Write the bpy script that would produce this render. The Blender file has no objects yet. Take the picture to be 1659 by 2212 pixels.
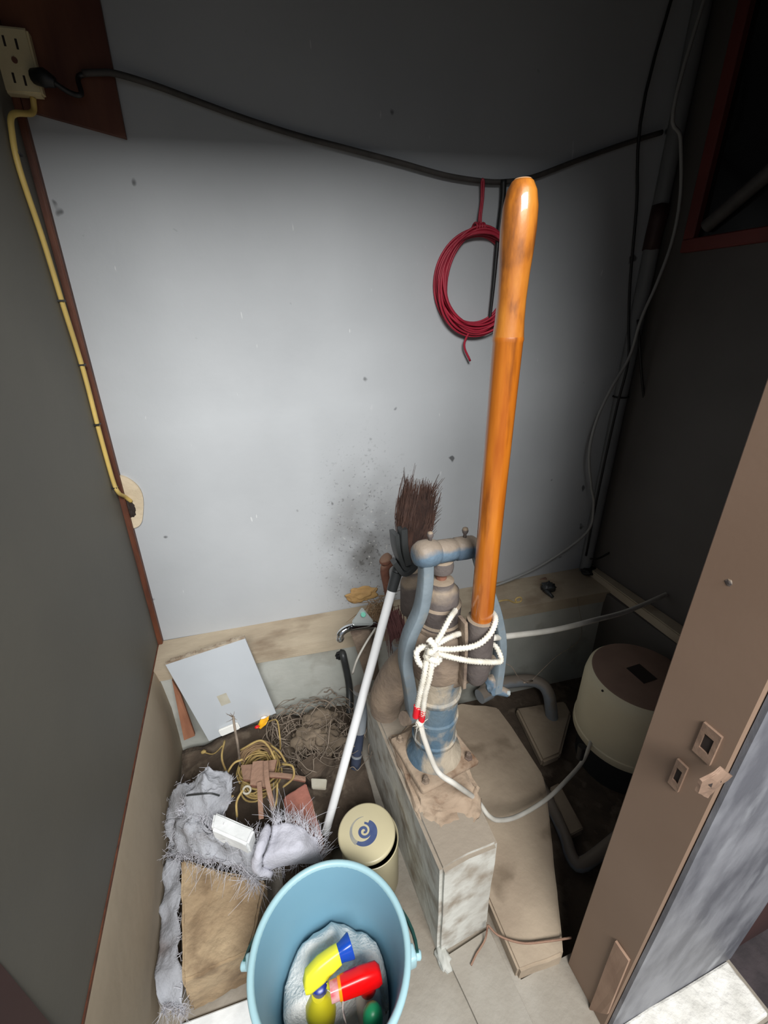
import bpy, bmesh, math, random
from mathutils import Vector, Matrix, Quaternion, noise
random.seed(7)
SC = bpy.context.scene
COL = SC.collection
V = Vector
PI = math.pi

# ------------------------------------------------------------ camera, light
cam_d = bpy.data.cameras.new('camera')
cam = bpy.data.objects.new('camera', cam_d); COL.objects.link(cam)
cam_d.sensor_fit = 'HORIZONTAL'; cam_d.sensor_width = 36.0
cam_d.lens = 36.0 * 933.0 / 1659.0
cam_d.clip_start = 0.02; cam_d.clip_end = 60
cam.matrix_world = Matrix(((0.9473, 0.1491, -0.2835, 0), (-0.3197, 0.3914, -0.8629, 0), (-0.0179, 0.9081, 0.4184, 1.45), (0, 0, 0, 1)))
SC.camera = cam

world = bpy.data.worlds.new('world'); SC.world = world; world.use_nodes = True
bg = world.node_tree.nodes['Background']
bg.inputs[0].default_value = (0.80, 0.88, 1.0, 1); bg.inputs[1].default_value = 0.30

def area(name, loc, target, sx, sy, power, color):
    d = bpy.data.lights.new(name, 'AREA'); d.shape = 'RECTANGLE'; d.size = sx; d.size_y = sy
    d.energy = power; d.color = color
    o = bpy.data.objects.new(name, d); COL.objects.link(o); o.location = loc
    o.rotation_euler = (V(target) - V(loc)).to_track_quat('-Z', 'Y').to_euler()
    return o
# the open strip of overcast sky in front of the doorway
area('sky_opening', (0.12, -1.45, 2.78), (0.15, .9, 0.7), 1.7, 0.9, 168, (1.0, 0.998, 0.98))

SC.view_settings.view_transform = 'Standard'; SC.view_settings.look = 'None'
SC.view_settings.gamma = 1.0; SC.view_settings.use_curve_mapping = False
SC.view_settings.exposure = 0.0
SC.cycles.use_denoising = True
SC.cycles.max_bounces = 8; SC.cycles.diffuse_bounces = 5

# ------------------------------------------------------------ materials
def lin(c):
    return tuple(((v/255)/12.92 if v/255 <= .04045 else ((v/255+.055)/1.055)**2.4) for v in c) + (1,)
def mat(name, c1, c2=None, scale=8, rough=.7, bump=.0, bscale=None, metal=0.0, dust=None, dust_amt=.6, stretch=(1,1,1), coat=0, lo=.35, hi=.65, detail=6, third=None, tscale=3, tlo=.55, thi=.65, trans=0, tdetail=4):
    m = bpy.data.materials.new(name); m.use_nodes = True
    nt = m.node_tree; N = nt.nodes; L = nt.links
    b = N['Principled BSDF']
    b.inputs['Roughness'].default_value = rough; b.inputs['Metallic'].default_value = metal
    if coat: b.inputs['Coat Weight'].default_value = coat; b.inputs['Coat Roughness'].default_value = .06
    if trans: b.inputs['Transmission Weight'].default_value = trans
    tc = N.new('ShaderNodeTexCoord'); mp = N.new('ShaderNodeMapping'); mp.inputs['Scale'].default_value = stretch
    L.new(tc.outputs['Object'], mp.inputs[0])
    col = None
    if c2:
        nz = N.new('ShaderNodeTexNoise'); nz.inputs['Scale'].default_value = scale; nz.inputs['Detail'].default_value = detail
        L.new(mp.outputs[0], nz.inputs['Vector'])
        r = N.new('ShaderNodeMapRange'); r.inputs[1].default_value = lo; r.inputs[2].default_value = hi
        L.new(nz.outputs[0], r.inputs[0])
        mx = N.new('ShaderNodeMix'); mx.data_type = 'RGBA'
        mx.inputs['A'].default_value = lin(c1); mx.inputs['B'].default_value = lin(c2)
        L.new(r.outputs[0], mx.inputs['Factor']); col = mx.outputs['Result']
    def layer(col, fac, c):
        mx = N.new('ShaderNodeMix'); mx.data_type = 'RGBA'
        if col is None: mx.inputs['A'].default_value = lin(c1)
        else: L.new(col, mx.inputs['A'])
        mx.inputs['B'].default_value = lin(c); L.new(fac, mx.inputs['Factor']); return mx.outputs['Result']
    if third:
        nz = N.new('ShaderNodeTexNoise'); nz.inputs['Scale'].default_value = tscale; nz.inputs['Detail'].default_value = tdetail
        L.new(mp.outputs[0], nz.inputs['Vector'])
        r = N.new('ShaderNodeMapRange'); r.inputs[1].default_value = tlo; r.inputs[2].default_value = thi
        L.new(nz.outputs[0], r.inputs[0]); col = layer(col, r.outputs[0], third)
    if dust:
        g = N.new('ShaderNodeNewGeometry'); sp = N.new('ShaderNodeSeparateXYZ'); L.new(g.outputs['Normal'], sp.inputs[0])
        nz = N.new('ShaderNodeTexNoise'); nz.inputs['Scale'].default_value = 18; nz.inputs['Detail'].default_value = 5
        L.new(tc.outputs['Object'], nz.inputs['Vector'])
        a = N.new('ShaderNodeMath'); a.operation = 'MULTIPLY_ADD'; a.inputs[1].default_value = .75
        L.new(sp.outputs[2], a.inputs[0]); L.new(nz.outputs[0], a.inputs[2])
        r = N.new('ShaderNodeMapRange'); r.inputs[1].default_value = 1.05 - dust_amt; r.inputs[2].default_value = 1.3 - dust_amt
        L.new(a.outputs[0], r.inputs[0]); col = layer(col, r.outputs[0], dust)
    if col is None: b.inputs['Base Color'].default_value = lin(c1)
    else: L.new(col, b.inputs['Base Color'])
    if bump:
        nb = N.new('ShaderNodeTexNoise'); nb.inputs['Scale'].default_value = bscale or scale*3; nb.inputs['Detail'].default_value = 6
        L.new(mp.outputs[0], nb.inputs['Vector'])
        bp = N.new('ShaderNodeBump'); bp.inputs['Strength'].default_value = bump; bp.inputs['Distance'].default_value = .01
        L.new(nb.outputs[0], bp.inputs['Height']); L.new(bp.outputs[0], b.inputs['Normal'])
    return m

def wall_material(name, base, alt, stain=None, scuffs=True):
    """painted panel: faint cloudiness, dark specks, pale scuffs and (back wall) a mould stain"""
    m = mat(name, base, alt, scale=2.2, rough=.62, bump=.05, bscale=60)
    nt = m.node_tree; N = nt.nodes; L = nt.links; b = N['Principled BSDF']
    src = b.inputs['Base Color'].links[0].from_socket
    g = N.new('ShaderNodeNewGeometry')
    def lay(src, fac, c):
        mx = N.new('ShaderNodeMix'); mx.data_type = 'RGBA'; L.new(src, mx.inputs['A']); mx.inputs['B'].default_value = lin(c)
        L.new(fac, mx.inputs['Factor']); return mx.outputs['Result']
    def thr(sc, lo, hi, stretch=(1,1,1), det=2, rot=0):
        mp = N.new('ShaderNodeMapping'); mp.inputs['Scale'].default_value = stretch; mp.inputs['Rotation'].default_value = (0, rot, 0)
        L.new(g.outputs['Position'], mp.inputs[0])
        n = N.new('ShaderNodeTexNoise'); n.inputs['Scale'].default_value = sc; n.inputs['Detail'].default_value = det
        L.new(mp.outputs[0], n.inputs['Vector'])
        r = N.new('ShaderNodeMapRange'); r.inputs[1].default_value = lo; r.inputs[2].default_value = hi
        L.new(n.outputs[0], r.inputs[0]); return r.outputs[0]
    if scuffs:
        src = lay(src, thr(16, .735, .775), (96, 98, 100))
        src = lay(src, thr(14, .755, .785, (5, 5, 1), 2, .7), (200, 202, 203))
    if stain:
        def mask(c, rx, rz, k):
            mp = N.new('ShaderNodeVectorMath'); mp.operation = 'SUBTRACT'; L.new(g.outputs['Position'], mp.inputs[0]); mp.inputs[1].default_value = c
            dv = N.new('ShaderNodeVectorMath'); dv.operation = 'DIVIDE'; L.new(mp.outputs[0], dv.inputs[0]); dv.inputs[1].default_value = (rx, 1, rz)
            ln = N.new('ShaderNodeVectorMath'); ln.operation = 'LENGTH'; L.new(dv.outputs[0], ln.inputs[0])
            r = N.new('ShaderNodeMapRange'); r.inputs[1].default_value = 1; r.inputs[2].default_value = 0; r.inputs[4].default_value = k
            L.new(ln.outputs['Value'], r.inputs[0]); return r.outputs[0]
        def mul(a, b_):
            q = N.new('ShaderNodeMath'); q.operation = 'MULTIPLY'; L.new(a, q.inputs[0]); L.new(b_, q.inputs[1]); return q.outputs[0]
        a = mul(mask(stain[0], stain[1]*1.2, stain[2]*1.25, .95), thr(9, .30, .62, det=8))
        src = lay(src, a, (104, 103, 101))
        a2 = mul(mask(stain[0], stain[1]*1.5, stain[2]*1.7, .9), thr(110, .60, .70, det=4))
        src = lay(src, a2, (50, 48, 46))
        a3 = mul(mask(stain[0], stain[1]*1.1, stain[2], 1.0), thr(70, .66, .72, det=3))
        src = lay(src, a3, (205, 205, 200))
    L.new(src, b.inputs['Base Color'])
    return m

M = {}
M['wall'] = wall_material('wall_paint_grey', (178, 181, 184), (168, 171, 174), stain=((0.375, 1.353, 0.66), .16, .30))
M['wall_left'] = wall_material('wall_paint_left', (100, 97, 88), (91, 89, 82), scuffs=False)
M['wall_dark'] = wall_material('wall_paint_right', (92, 88, 85), (78, 74, 71), scuffs=False)
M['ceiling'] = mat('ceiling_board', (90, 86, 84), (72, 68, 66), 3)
M['concrete'] = mat('concrete', (158, 152, 142), (136, 128, 116), 5, .9, .25, 60, third=(120, 108, 94), tscale=4, tlo=.55, thi=.75)
M['concrete_pale'] = mat('concrete_pale', (182, 182, 175), (158, 160, 153), 4, .85, .15, 40, third=(140, 138, 128), tscale=6, tlo=.56, thi=.7)
M['concrete_tan'] = mat('concrete_tan', (166, 150, 130), (144, 128, 110), 6, .92, .2, 50, third=(118, 103, 86), tscale=9, tlo=.58, thi=.72)
M['plinth'] = mat('plinth_mortar', (206, 206, 199), (184, 182, 174), 6, .88, .22, 45, dust=(142, 131, 117), dust_amt=.60, third=(168, 165, 157), tscale=5, tlo=.56, thi=.75)
M['dirt'] = mat('dirt_dust', (88, 75, 63), (70, 59, 49), 14, .95, .6, 40, third=(100, 88, 75), tscale=20)
M['mortar'] = mat('dry_mortar', (164, 145, 125), (142, 122, 103), 12, .95, .5, 40, third=(108, 82, 62), tscale=16, tlo=.58, thi=.7)
M['skirt'] = mat('tan_skirting_cement', (160, 146, 126), (150, 136, 116), 4, .85, .08, 40)
M['sill'] = mat('sill_timber', (182, 168, 146), (164, 149, 128), 4, .9, .2, 30, stretch=(1, 1.6, 1.6), third=(128, 110, 90), tscale=5, tlo=.56, thi=.76)
M['brown_trim'] = mat('brown_trim', (104, 58, 36), (78, 42, 28), 9, .6, .1, 40, stretch=(4, 4, 1))
M['plywood'] = mat('plywood', (120, 76, 54), (92, 52, 38), 3, .6, .05, 30, stretch=(5, 5, 1), third=(70, 38, 30), tscale=2.2, tlo=.5, thi=.75)
M['jamb'] = mat('jamb_paint', (136, 113, 96), (128, 105, 88), 3, .6, .015, 120)
M['splinter'] = mat('split_painted_timber', (158, 130, 110), (140, 112, 94), 10, .8, .1, 40)
M['jamb_dark'] = mat('jamb_maroon', (66, 40, 38), (52, 32, 31), 3, .6)
M['grey_metal'] = mat('weathered_grey_sheet', (128, 129, 135), (88, 89, 96), 11, .5, .4, 22, lo=.4, hi=.6, stretch=(1, 1, .4), third=(150, 152, 157), tscale=14, tlo=.60, thi=.78)
M['pavement'] = mat('pavement', (222, 219, 212), (198, 195, 187), 20, .9, .6, 60)
M['asphalt'] = mat('dark_ground', (64, 56, 58), (50, 44, 46), 20, .9, .3)
M['wood_orange'] = mat('varnished_wood', (184, 108, 28), (150, 76, 14), 7, .35, .03, 40, stretch=(6, 6, .9), coat=1, lo=.3, hi=.7, third=(92, 42, 12), tscale=8, tlo=.54, thi=.78, tdetail=6)
M['wood_blond'] = mat('worn_varnished_grip', (180, 114, 40), (150, 84, 26), 14, .35, .05, 40, stretch=(3, 3, 1), coat=1, third=(104, 64, 30), tscale=14, tlo=.54, thi=.72)
M['wood_end'] = mat('wood_end', (172, 140, 106), (150, 112, 80), 30, .8)
M['iron_blue'] = mat('cast_iron_blue_paint', (92, 112, 128), (74, 92, 108), 14, .6, .25, 60, dust=(128, 116, 103), dust_amt=.38, third=(140, 134, 124), tscale=11, tlo=.53, thi=.68)
M['iron_arm'] = mat('arm_blue_grey_paint', (118, 129, 136), (102, 113, 120), 12, .55, .15, 60, third=(124, 122, 116), tscale=16, tlo=.58, thi=.75)
M['iron_barrel'] = mat('barrel_flaking_blue', (74, 98, 116), (98, 112, 120), 16, .75, .4, 60, third=(164, 152, 134), tscale=11, tlo=.42, thi=.52, tdetail=8, stretch=(1, 1, .6))
M['iron_dusty'] = mat('dusty_iron', (142, 124, 106), (112, 98, 86), 12, .85, .35, 60, third=(88, 72, 64), tscale=9)
M['iron_dark'] = mat('dark_iron', (96, 88, 84), (80, 72, 70), 12, .7, .3, 60, dust=(134, 119, 102), dust_amt=.42)
M['rust'] = mat('rust', (126, 84, 66), (98, 62, 50), 18, .9, .5, 60, dust=(140, 110, 92), dust_amt=.4)
M['rope'] = mat('white_cord', (216, 211, 200), (200, 194, 180), 60, .9)
M['hose'] = mat('pale_hose', (196, 192, 184), (182, 178, 168), 20, .6)
M['red'] = mat('red_sleeve', (205, 14, 34), rough=.5)
M['redwire'] = mat('red_cable', (176, 40, 62), (150, 30, 50), 14, .5)
M['black'] = mat('black_rubber', (26, 26, 27), rough=.5)
M['black_plastic'] = mat('black_plastic', (52, 54, 55), (44, 46, 46), 10, .45)
M['dark_cable'] = mat('dark_cable', (72, 68, 65), (58, 55, 53), 30, .7)
M['grey_cable'] = mat('grey_cable', (140, 140, 138), rough=.6)
M['pvc'] = mat('grey_pvc', (138, 144, 150), (124, 130, 136), 8, .55, dust=(128, 118, 108), dust_amt=.35)
M['pipe_dark'] = mat('old_grey_conduit', (122, 124, 126), (108, 110, 112), 6, .6)
M['yellowcable'] = mat('yellow_cable', (205, 176, 98), (186, 160, 92), 12, .55)
M['cream_plastic'] = mat('cream_plastic', (222, 208, 168), (208, 192, 152), 12, .5)
M['slot'] = mat('slot_dark', (40, 30, 26), rough=.8)
M['plaster'] = mat('cream_plaster', (208, 192, 166), (192, 176, 150), 20, .9, .3, 60)
M['ochre'] = mat('ochre_plaster', (188, 152, 98), (168, 134, 88), 12, .9, .4, 50)
M['bristle'] = mat('brown_bristle', (74, 50, 40), (52, 34, 28), 30, .7)
M['bristle_core'] = mat('brown_bristle_core', (58, 36, 28), (44, 28, 22), 60, .9, .6, 150, stretch=(4, 4, .6))
M['white_pole'] = mat('white_pole', (238, 239, 240), (228, 229, 230), 8, .4)
M['bucket'] = mat('light_blue_plastic', (122, 164, 184), (116, 158, 178), 3, .4, trans=0)
M['bucket_rim'] = mat('pale_blue_rim', (162, 198, 206), rough=.4)
M['green_dark'] = mat('dark_green_plastic', (32, 78, 72), rough=.45)
M['cloth'] = mat('rag_cloth', (238, 236, 232), (222, 222, 220), 14, .95, .5, 150)
M['yellow'] = mat('yellow_plastic', (238, 232, 60), rough=.35)
M['yellow_bottle'] = mat('yellow_bottle', (206, 194, 40), rough=.3)
M['blue'] = mat('blue_plastic', (24, 74, 176), rough=.25)
M['navy'] = mat('navy_plastic', (24, 46, 136), rough=.3)
M['redp'] = mat('red_plastic', (226, 8, 12), rough=.3)
M['orange'] = mat('orange_plastic', (246, 150, 18), rough=.4)
M['clear'] = mat('cloudy_plastic', (206, 190, 184), rough=.25)
M['pink'] = mat('pinkish_nozzle', (206, 96, 104), (226, 170, 168), 50, .25)
M['green'] = mat('green_plastic', (24, 128, 82), rough=.4)
M['tin'] = mat('beige_tin', (196, 186, 152), (188, 178, 146), 6, .35)
M['tin_blue'] = mat('tin_print_blue', (62, 76, 118), (74, 88, 126), 40, .4)
M['tin_grey'] = mat('tin_print_grey', (134, 136, 136), (160, 156, 142), 40, .4)
M['white_board'] = mat('white_laminate', (184, 189, 194), (176, 181, 186), 3, .35)
M['board_edge'] = mat('chipped_board_edge', (170, 158, 140), (118, 98, 78), 30, .9, .4)
M['sticker'] = mat('old_tape_residue', (176, 172, 158), (164, 158, 142), 30, .8)
M['white'] = mat('white_plastic', (232, 232, 228), rough=.4)
M['wood_strip'] = mat('tan_wood', (150, 102, 76), (126, 82, 60), 5, .8, .1, 30, stretch=(6, 6, 1))
M['stone'] = mat('rough_tan_stone', (166, 145, 116), (130, 108, 82), 7, .95, .6, 45, third=(112, 92, 70), tscale=13, tlo=.55, thi=.72)
M['brick'] = mat('pink_brick', (152, 98, 84), (124, 78, 68), 16, .95, .5, 60, third=(160, 132, 112), tscale=14, tlo=.52, thi=.66)
M['sack'] = mat('grey_woven_sack', (160, 162, 168), (128, 128, 132), 7, .9, .35, 160, third=(112, 104, 102), tscale=10, tlo=.56, thi=.72)
M['sack_white'] = mat('white_woven_sack', (196, 196, 206), (176, 176, 186), 12, .85, .25, 160)
M['foam'] = mat('white_foam', (228, 230, 230), (214, 216, 216), 30, .9, .1)
M['fringe'] = mat('frayed_fibre', (196, 196, 204), (170, 168, 173), 30, .9)
M['straw'] = mat('straw_rope', (178, 154, 96), (140, 116, 72), 30, .9)
M['straw_brown'] = mat('old_brown_cord', (128, 104, 76), (104, 82, 60), 30, .9)
M['twine_grey'] = mat('dusty_twine', (140, 126, 112), (110, 98, 86), 30, .9)
M['bag'] = mat('dusty_bag', (120, 106, 90), (92, 80, 66), 16, .9, .5, 60)
M['chrome'] = mat('chrome', (225, 228, 230), rough=.08, metal=1)
M['chrome_cap'] = mat('satin_faucet_cap', (198, 206, 206), rough=.2, metal=.5)
M['mint'] = mat('mint_dot', (90, 160, 140), rough=.5)
M['navy_pipe'] = mat('dark_blue_pipe', (58, 66, 86), (48, 55, 72), 12, .6)
M['drum'] = mat('cream_drum', (232, 222, 192), (222, 211, 180), 4, .5)
M['drum_lid'] = mat('dusty_drum_lid', (150, 122, 106), (134, 108, 94), 8, .85)
M['strike'] = mat('old_strike_metal', (152, 126, 108), (132, 108, 92), 20, .55, .2, metal=.2)
M['yellowbag'] = mat('yellow_red_wrapper', (238, 176, 30), rough=.4)
M['window_frame'] = mat('maroon_frame', (110, 48, 42), (92, 38, 34), 6, .6)
M['opening_dark'] = mat('unlit_opening', (16, 16, 18), rough=.15)
M['fibre_maroon'] = mat('maroon_fibre', (112, 72, 70), (86, 54, 54), 30, .9)

# ------------------------------------------------------------ mesh helpers
ORG = {}
def finish(me, m, smooth):
    me.materials.append(M[m] if isinstance(m, str) else m)
    if smooth:
        for p in me.polygons: p.use_smooth = True
def obj(name, bm, m, parent=None, smooth=False, kind=None, label=None, origin=None, sharp=None):
    bmesh.ops.recalc_face_normals(bm, faces=bm.faces)
    if parent is None:
        if origin is None:
            xs = [v.co for v in bm.verts]
            origin = V((sum(c.x for c in xs)/len(xs), sum(c.y for c in xs)/len(xs), min(c.z for c in xs)))
        og = V(origin)
    else: og = ORG[parent]
    bmesh.ops.translate(bm, vec=-og, verts=bm.verts)
    me = bpy.data.meshes.new(name); bm.to_mesh(me); bm.free()
    finish(me, m, smooth)
    o = bpy.data.objects.new(name, me); COL.objects.link(o)
    if parent is None: o.location = og
    else: o.parent = parent
    ORG[o] = og
    if smooth and sharp is not None:
        try:
            me.set_sharp_from_angle(angle=math.radians(sharp))
        except Exception: pass
    if kind: o['kind'] = kind
    if label: o['label'] = label
    return o
def tag(o, label, cat, group=None, kind=None):
    o['label'] = label; o['category'] = cat
    if group: o['group'] = group
    if kind: o['kind'] = kind
    return o
def thing(name, label, cat, loc, group=None):
    o = bpy.data.objects.new(name, None); COL.objects.link(o); o.location = loc; o.empty_display_size = .05
    ORG[o] = V(loc); return tag(o, label, cat, group)
def struct(name, bm, m, parent=None, **k):
    o = obj(name, bm, m, parent, **k)
    if parent is None: o['kind'] = 'structure'
    return o
def B(): return bmesh.new()
def box(bm, lo, hi, bev=0, seg=2, rot=None, jit=0):
    lo, hi = V(lo), V(hi); c = (lo+hi)/2; s = hi-lo
    g = bmesh.ops.create_cube(bm, size=1)['verts']
    bmesh.ops.scale(bm, vec=s, verts=g)
    if bev:
        es = list({e for v in g for e in v.link_edges})
        r = bmesh.ops.bevel(bm, geom=es, offset=bev, segments=seg, affect='EDGES', profile=.5)
        g = list({v for f in r['faces'] for v in f.verts} | {v for v in g if v.is_valid})
    if rot is not None: bmesh.ops.rotate(bm, cent=(0, 0, 0), matrix=rot, verts=g)
    bmesh.ops.translate(bm, vec=c, verts=g)
    if jit:
        for v in g: v.co += V((random.uniform(-jit, jit), random.uniform(-jit, jit), random.uniform(-jit, jit)))
    return g
def hexa(bm, top, bot, bev=0):
    """solid between two matching polygons"""
    t = [bm.verts.new(p) for p in top]; b = [bm.verts.new(p) for p in bot]; n = len(t)
    fs = [bm.faces.new(t), bm.faces.new(b[::-1])]
    for i in range(n): fs.append(bm.faces.new((t[i], b[i], b[(i+1) % n], t[(i+1) % n])))
    bmesh.ops.recalc_face_normals(bm, faces=fs)
    if bev:
        es = list({e for f in fs for e in f.edges})
        bmesh.ops.bevel(bm, geom=es, offset=bev, segments=2, affect='EDGES')
def plate(bm, pts, thick, nrm=None, bev=0):
    pts = [V(p) for p in pts]
    n = (pts[1]-pts[0]).cross(pts[2]-pts[0]).normalized() if nrm is None else V(nrm).normalized()
    hexa(bm, pts, [p - n*thick for p in pts], bev)
def cat(pts, n, closed=False):
    pts = [V(p) for p in pts]
    if len(pts) < 3 and not closed:
        return [pts[0].lerp(pts[-1], i/n) for i in range(n+1)]
    out = []; m = len(pts); segs = m if closed else m-1
    for i in range(segs):
        p1, p2 = pts[i % m], pts[(i+1) % m]
        p0 = pts[(i-1) % m] if closed or i > 0 else p1*2-p2
        p3 = pts[(i+2) % m] if closed or i+2 < m else p2*2-p1
        for k in range(n):
            t = k/n
            out.append(.5*((2*p1)+(p2-p0)*t+(2*p0-5*p1+4*p2-p3)*t*t+(3*p1-p0-3*p2+p3)*t**3))
    if not closed: out.append(pts[-1])
    return out
def frames(P, closed=False):
    n = len(P); T = []
    for i in range(n):
        a = P[(i+1) % n] if closed or i+1 < n else P[i]; b = P[(i-1) % n] if closed or i > 0 else P[i]
        T.append((a-b).normalized() if (a-b).length > 1e-9 else V((0, 0, 1)))
    u = T[0].orthogonal().normalized(); U = [u]
    for i in range(1, n):
        q = T[i-1].rotation_difference(T[i]); u = q @ u; u = (u - T[i]*u.dot(T[i])).normalized(); U.append(u)
    return T, U
def tube(bm, pts, r, n=8, sub=6, closed=False, twist=0, lob=0):
    """swept round tube; r number or list per control point"""
    if sub > 1: P = cat(pts, sub, closed)
    else: P = [V(p) for p in pts]
    m = len(P)
    if isinstance(r, (list, tuple)):
        k = len(r); R = []
        for i in range(m):
            f = i/(m-1)*(k-1); a = int(min(f, k-2)); R.append(r[a]+(r[a+1]-r[a])*(f-a))
    else: R = [r]*m
    T, U = frames(P, closed); rings = []; s = 0
    for i in range(m):
        if i: s += (P[i]-P[i-1]).length
        W = T[i].cross(U[i]); ring = []
        for j in range(n):
            a = 2*PI*j/n; rr = R[i]*(1+lob*math.cos(3*(a+twist*s))) if lob else R[i]
            ring.append(bm.verts.new(P[i]+(U[i]*math.cos(a)+W*math.sin(a))*rr))
        rings.append(ring)
    for i in range(m if closed else m-1):
        a, b = rings[i], rings[(i+1) % m]
        for j in range(n): bm.faces.new((a[j], a[(j+1) % n], b[(j+1) % n], b[j]))
    if not closed: bm.faces.new(rings[0][::-1]); bm.faces.new(rings[-1])
def bar(bm, pts, wdir, w, t, sub=6, bev=0):
    """flat bar swept along pts: width w along wdir, thickness t across"""
    P = cat(pts, sub); wd = V(wdir).normalized(); rings = []
    for i, p in enumerate(P):
        T = (P[min(i+1, len(P)-1)]-P[max(i-1, 0)]).normalized()
        a = (wd - T*wd.dot(T)).normalized(); b = T.cross(a)
        c = [(1, .84), (.88, 1), (-.88, 1), (-1, .84), (-1, -.84), (-.88, -1), (.88, -1), (1, -.84)]
        rings.append([bm.verts.new(p+a*(w/2*x)+b*(t/2*y)) for x, y in c])
    for A, Bq in zip(rings, rings[1:]):
        for j in range(8): bm.faces.new((A[j], A[(j+1) % 8], Bq[(j+1) % 8], Bq[j]))
    bm.faces.new(rings[0][::-1]); bm.faces.new(rings[-1])
def lathe(bm, prof, loc=(0, 0, 0), n=32, axis=(0, 0, 1), cap=True, jit=0):
    q = V((0, 0, 1)).rotation_difference(V(axis).normalized()); loc = V(loc); rings = []
    for r, z in prof:
        rings.append([bm.verts.new(loc + q @ V((r*math.cos(2*PI*j/n)*(1+random.uniform(-jit, jit)), r*math.sin(2*PI*j/n)*(1+random.uniform(-jit, jit)), z))) for j in range(n)])
    for A, Bq in zip(rings, rings[1:]):
        for j in range(n): bm.faces.new((A[j], A[(j+1) % n], Bq[(j+1) % n], Bq[j]))
    if cap: bm.faces.new(rings[0][::-1]); bm.faces.new(rings[-1])
def sheet(bm, rows, su=8, sv=8, amp=.006, freq=25, thick=.004, seed=0):
    """crumpled cloth through a grid of control points"""
    R = [cat(r, su) for r in rows]; cols = len(R[0]); G = []
    for j in range(cols): G.append(cat([r[j] for r in R], sv))
    ni, nj = cols, len(G[0]); P = [[G[i][j].copy() for j in range(nj)] for i in range(ni)]
    off = V((seed*3.1, seed*1.7, seed*.9))
    for i in range(ni):
        for j in range(nj):
            p = P[i][j]
            rg = 1-abs(noise.noise(p*freq*.8+off*2)); P[i][j] = p + V((0, 0, 1))*amp*1.1*(rg**4-.3) + V((noise.noise(p*freq+off), noise.noise(p*freq+off+V((9, 0, 0))), 1.3*noise.noise(p*freq+off+V((0, 9, 0)))))*amp + V((0, 0, 1))*amp*(.9*abs(noise.noise(p*freq*2.3+off))+.35*noise.noise(p*freq*5+off))
    vt = [[bm.verts.new(P[i][j]) for j in range(nj)] for i in range(ni)]
    vb = [[bm.verts.new(P[i][j]-V((0, 0, thick))) for j in range(nj)] for i in range(ni)]
    for i in range(ni-1):
        for j in range(nj-1):
            bm.faces.new((vt[i][j], vt[i+1][j], vt[i+1][j+1], vt[i][j+1])); bm.faces.new((vb[i][j], vb[i][j+1], vb[i+1][j+1], vb[i+1][j]))
    for i in range(ni-1):
        for j in (0, nj-1): bm.faces.new((vt[i][j], vb[i][j], vb[i+1][j], vt[i+1][j]))
    for j in range(nj-1):
        for i in (0, ni-1): bm.faces.new((vt[i][j], vt[i][j+1], vb[i][j+1], vb[i][j]))
    return P
def lump(bm, c, s, seed=0, amp=.3, sub=3, freq=1.3):
    g = bmesh.ops.create_icosphere(bm, subdivisions=sub, radius=1)['verts']
    for v in g:
        d = 1+amp*noise.noise(v.co*freq+V((seed*7.3, seed, 0)))
        v.co = V((v.co.x*s[0]*d, v.co.y*s[1]*d, v.co.z*s[2]*d))+V(c)
def fibres(bm, base, direc, count, length, r, spread, curl=.9, n=3, seg=4):
    for _ in range(count):
        p = base(); d = (V(direc(p)) + V((random.gauss(0, spread), random.gauss(0, spread), random.gauss(0, spread)))).normalized()
        l = length*random.uniform(.5, 1.2); c = V((random.gauss(0, curl), random.gauss(0, curl), random.gauss(0, curl)))
        pts = [p + d*l*k/seg + c*l*(k/seg)**2*.5 for k in range(seg+1)]
        tube(bm, pts, [r, r*.8, r*.35], n, 1)
def rough(bm, amp, freq, sub=0, seed=0):
    if sub: bmesh.ops.subdivide_edges(bm, edges=bm.edges, cuts=sub, use_grid_fill=True)
    o = V((seed*5.1, 0, 0))
    for v in bm.verts:
        v.co += V((noise.noise(v.co*freq+o), noise.noise(v.co*freq+o+V((7, 0, 0))), noise.noise(v.co*freq+o+V((0, 7, 0)))))*amp
def WY(x, o=0): return 1.379 - .0719*x - o     # face of the back wall
def LY(x, o=0): return 1.228 - .09*x - o       # front face of the low wall under the ledge

# ------------------------------------------------------------ setting
b = B(); hexa(b, [(-.47, WY(-.47), .40), (1.46, WY(1.46), .40), (1.46, WY(1.46)+.05, .40), (-.47, WY(-.47)+.05, .40)][::-1], [(-.47, WY(-.47), 2.55), (1.46, WY(1.46), 2.55), (1.46, WY(1.46)+.05, 2.55), (-.47, WY(-.47)+.05, 2.55)][::-1])
wall_back = struct('wall_back', b, 'wall')
def LX(z): return -.393 + .024*(z-.40)   # the left panel leans in a little
b = B(); hexa(b, [(LX(2.55), .28, 2.55), (LX(2.55), 1.42, 2.55), (-.47, 1.42, 2.55), (-.47, .28, 2.55)], [(-.393, .28, .4), (-.393, 1.42, .4), (-.47, 1.42, .4), (-.47, .28, .4)]); wall_left = struct('wall_left', b, 'wall_left')
b = B(); box(b, (1.372, .2, -.06), (1.43, 1.32, 2.55)); wall_right = struct('wall_right', b, 'wall_dark')
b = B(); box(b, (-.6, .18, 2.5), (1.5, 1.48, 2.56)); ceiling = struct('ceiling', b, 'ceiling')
# low concrete wall under the back ledge
b = B()
xs = [-.47, -.2, .1, .4, .7, 1.0, 1.43]
hexa(b, [(-.47, LY(-.47), .385), (1.40, LY(1.40), .385), (1.40, 1.40, .385), (-.47, 1.45, .385)], [(-.47, LY(-.47)-.005, -.06), (1.40, LY(1.40)-.005, -.06), (1.40, 1.40, -.06), (-.47, 1.45, -.06)])
struct('baseboard_back', b, 'concrete_pale')
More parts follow.
